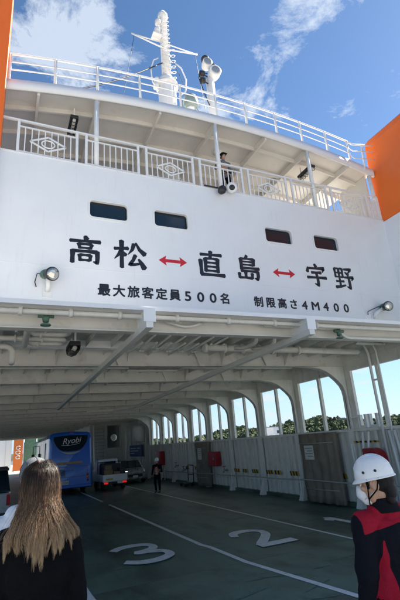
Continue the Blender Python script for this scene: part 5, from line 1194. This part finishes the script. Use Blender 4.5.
# --- deckhand on the car deck, crew member on the gallery
dx_, dy_ = 7.6, 23.0
t = thing('person', 'deckhand in dark uniform and white helmet standing on the car deck by the bulwark', 'person', (dx_, dy_, 0))
XF = place(dx_, dy_, 0, -40)
figure(t, XF, 1.64, top=NAVY, bottom=NAVY, stance=.10, arms=[((-.27, .02, 1.02), (-.25, -.16, .86)), ((.27, .0, 1.02), (.2, -.22, 1.02))])
helmet(t, (0, -.005, 1.555), XF, .98)
b = MB(); b.box(-.09, -.065, -.135, -.12, 1.05, 1.28); b.box(.065, .09, -.135, -.12, 1.05, 1.28); b.build('vest_stripe', REDC, t, xf=XF)
gx, gy = 6.42, YW + .42
t = thing('person', 'crew member in dark cap and grey shirt behind the gallery balustrade', 'person', (gx, gy, 9.95))
XF = place(gx, gy, 9.95, 5)
figure(t, XF, 1.86, top=GREYC, bottom=NAVY, stance=.14, vox=.013, arms=[((-.30, .06, 1.22), (-.27, -.16, 1.10)), ((.30, .06, 1.22), (.26, -.16, 1.10))])
b = MB(); ell(b, (0, .004, 1.745), .092, .112, .10); blob('hair', b, .01, HAIRB, t, 3, XF)
b = MB(); prof = [(.112, -.01), (.112, .03), (.10, .065), (.06, .095), (.02, .105), (.001, .106)]; n = 24
b.loft([[(r * .95 * math.cos(2 * PI * j / n), -.005 + r * 1.1 * math.sin(2 * PI * j / n), 1.775 + z) for j in range(n)] for r, z in prof], 0, True, False)
b.loft([[(-.09, -.10, 1.768), (.09, -.10, 1.768), (.09, -.10, 1.775), (-.09, -.10, 1.775)], [(-.07, -.20, 1.752), (.07, -.20, 1.752), (.07, -.20, 1.759), (-.07, -.20, 1.759)]])
b.build('cap', NAVY, t, xf=XF)
b = MB(); b.box(-.17, .17, -.135, -.12, 1.0, 1.035); b.build('belt', BLACKC, t, xf=XF)

# ================================================================== WOODED HILLS ACROSS THE WATER
def hill_h(a):      # height of the ridge by bearing (degrees from +Y towards +X), at 620 m
    pts = [(-20, 6), (14, 4), (20, 5), (23, 3), (26, 9), (29, 15), (30.5, 10), (32, 8), (34, 13), (36.3, 17), (38, 16), (39.3, 20), (41, 16), (43, 11), (46, 9), (50, 13), (56, 22), (64, 26), (75, 18)]
    return lerp_table(pts, a)
b = MB(); vs = []; fs = []; A = [-20 + .5 * i for i in range(191)]; rows = [(520, -3.2, 0), (560, .0, .3), (600, 0, .8), (640, 0, 1.0), (760, 0, .7), (900, -3, 0)]
for a in A:
    for rr, z0, f in rows: vs.append((rr * math.sin(R(a)), rr * math.cos(R(a)), z0 + hill_h(a) * f))
for i in range(len(A) - 1):
    for j in range(len(rows) - 1): k = i * len(rows) + j; fs.append((k, k + 1, k + len(rows) + 1, k + len(rows)))
b.add(vs, fs, 0, True); b.build('hills', mat('hill_soil', (.045, .055, .03), .9, var=.3, scale=.05), kind='structure')
LEAF = mat('woodland_foliage', (.098, .12, .062), .9, var=.6, scale=.09, spec=.1)
def wood():
    rnd = random.Random(3); b = MB()
    for i in range(1900):
        a = rnd.uniform(12, 58); f = rnd.choice((0, 1, 1, 2, 2, 3)); rr = (545, 575, 605, 640)[f] + rnd.uniform(-12, 12); hh = hill_h(a) * (.18, .5, .82, 1.0)[f]
        x, y = rr * math.sin(R(a)), rr * math.cos(R(a)); H_t = rnd.uniform(2.0, 6.0); W_t = rnd.choice((1.6, 2.2, 3.0, 4.2)) * rnd.uniform(.8, 1.2)
        nu, nv = 9, 6; vs = []; fs = []; ph = [rnd.uniform(0, 6.28) for _ in range(4)]
        for u in range(nv + 1):
            t = PI * u / nv
            for j in range(nu):
                g = 2 * PI * j / nu; k = 1 + .22 * math.sin(3 * g + ph[0] + 2 * t) + .16 * math.sin(5 * g + ph[1]) * math.sin(4 * t + ph[2]) + rnd.uniform(-.14, .14)
                vs.append((x + W_t * k * math.sin(t) * math.cos(g), y + W_t * k * math.sin(t) * math.sin(g), hh - .5 + H_t * .5 + H_t * .62 * k * math.cos(t)))
        for u in range(nv):
            for j in range(nu): fs.append((u * nu + j, (u + 1) * nu + j, (u + 1) * nu + (j + 1) % nu, u * nu + (j + 1) % nu))
        b.add(vs, fs)
        for k in range(16):
            d = Vector((rnd.gauss(0, 1), rnd.gauss(0, 1), rnd.gauss(.3, 1))).normalized(); c = Vector((x + d.x * W_t * 1.08, y + d.y * W_t * 1.08, hh - .5 + H_t * .5 + H_t * .68 * d.z)); p, q = frame_of(d); s_ = rnd.uniform(.25, .6)
            b.add([c - p * s_, c - q * s_ * .8, c + p * s_, c + q * s_ * .9], [(0, 1, 2, 3)])
    return b.build('woodland', LEAF, kind='stuff')
wood()
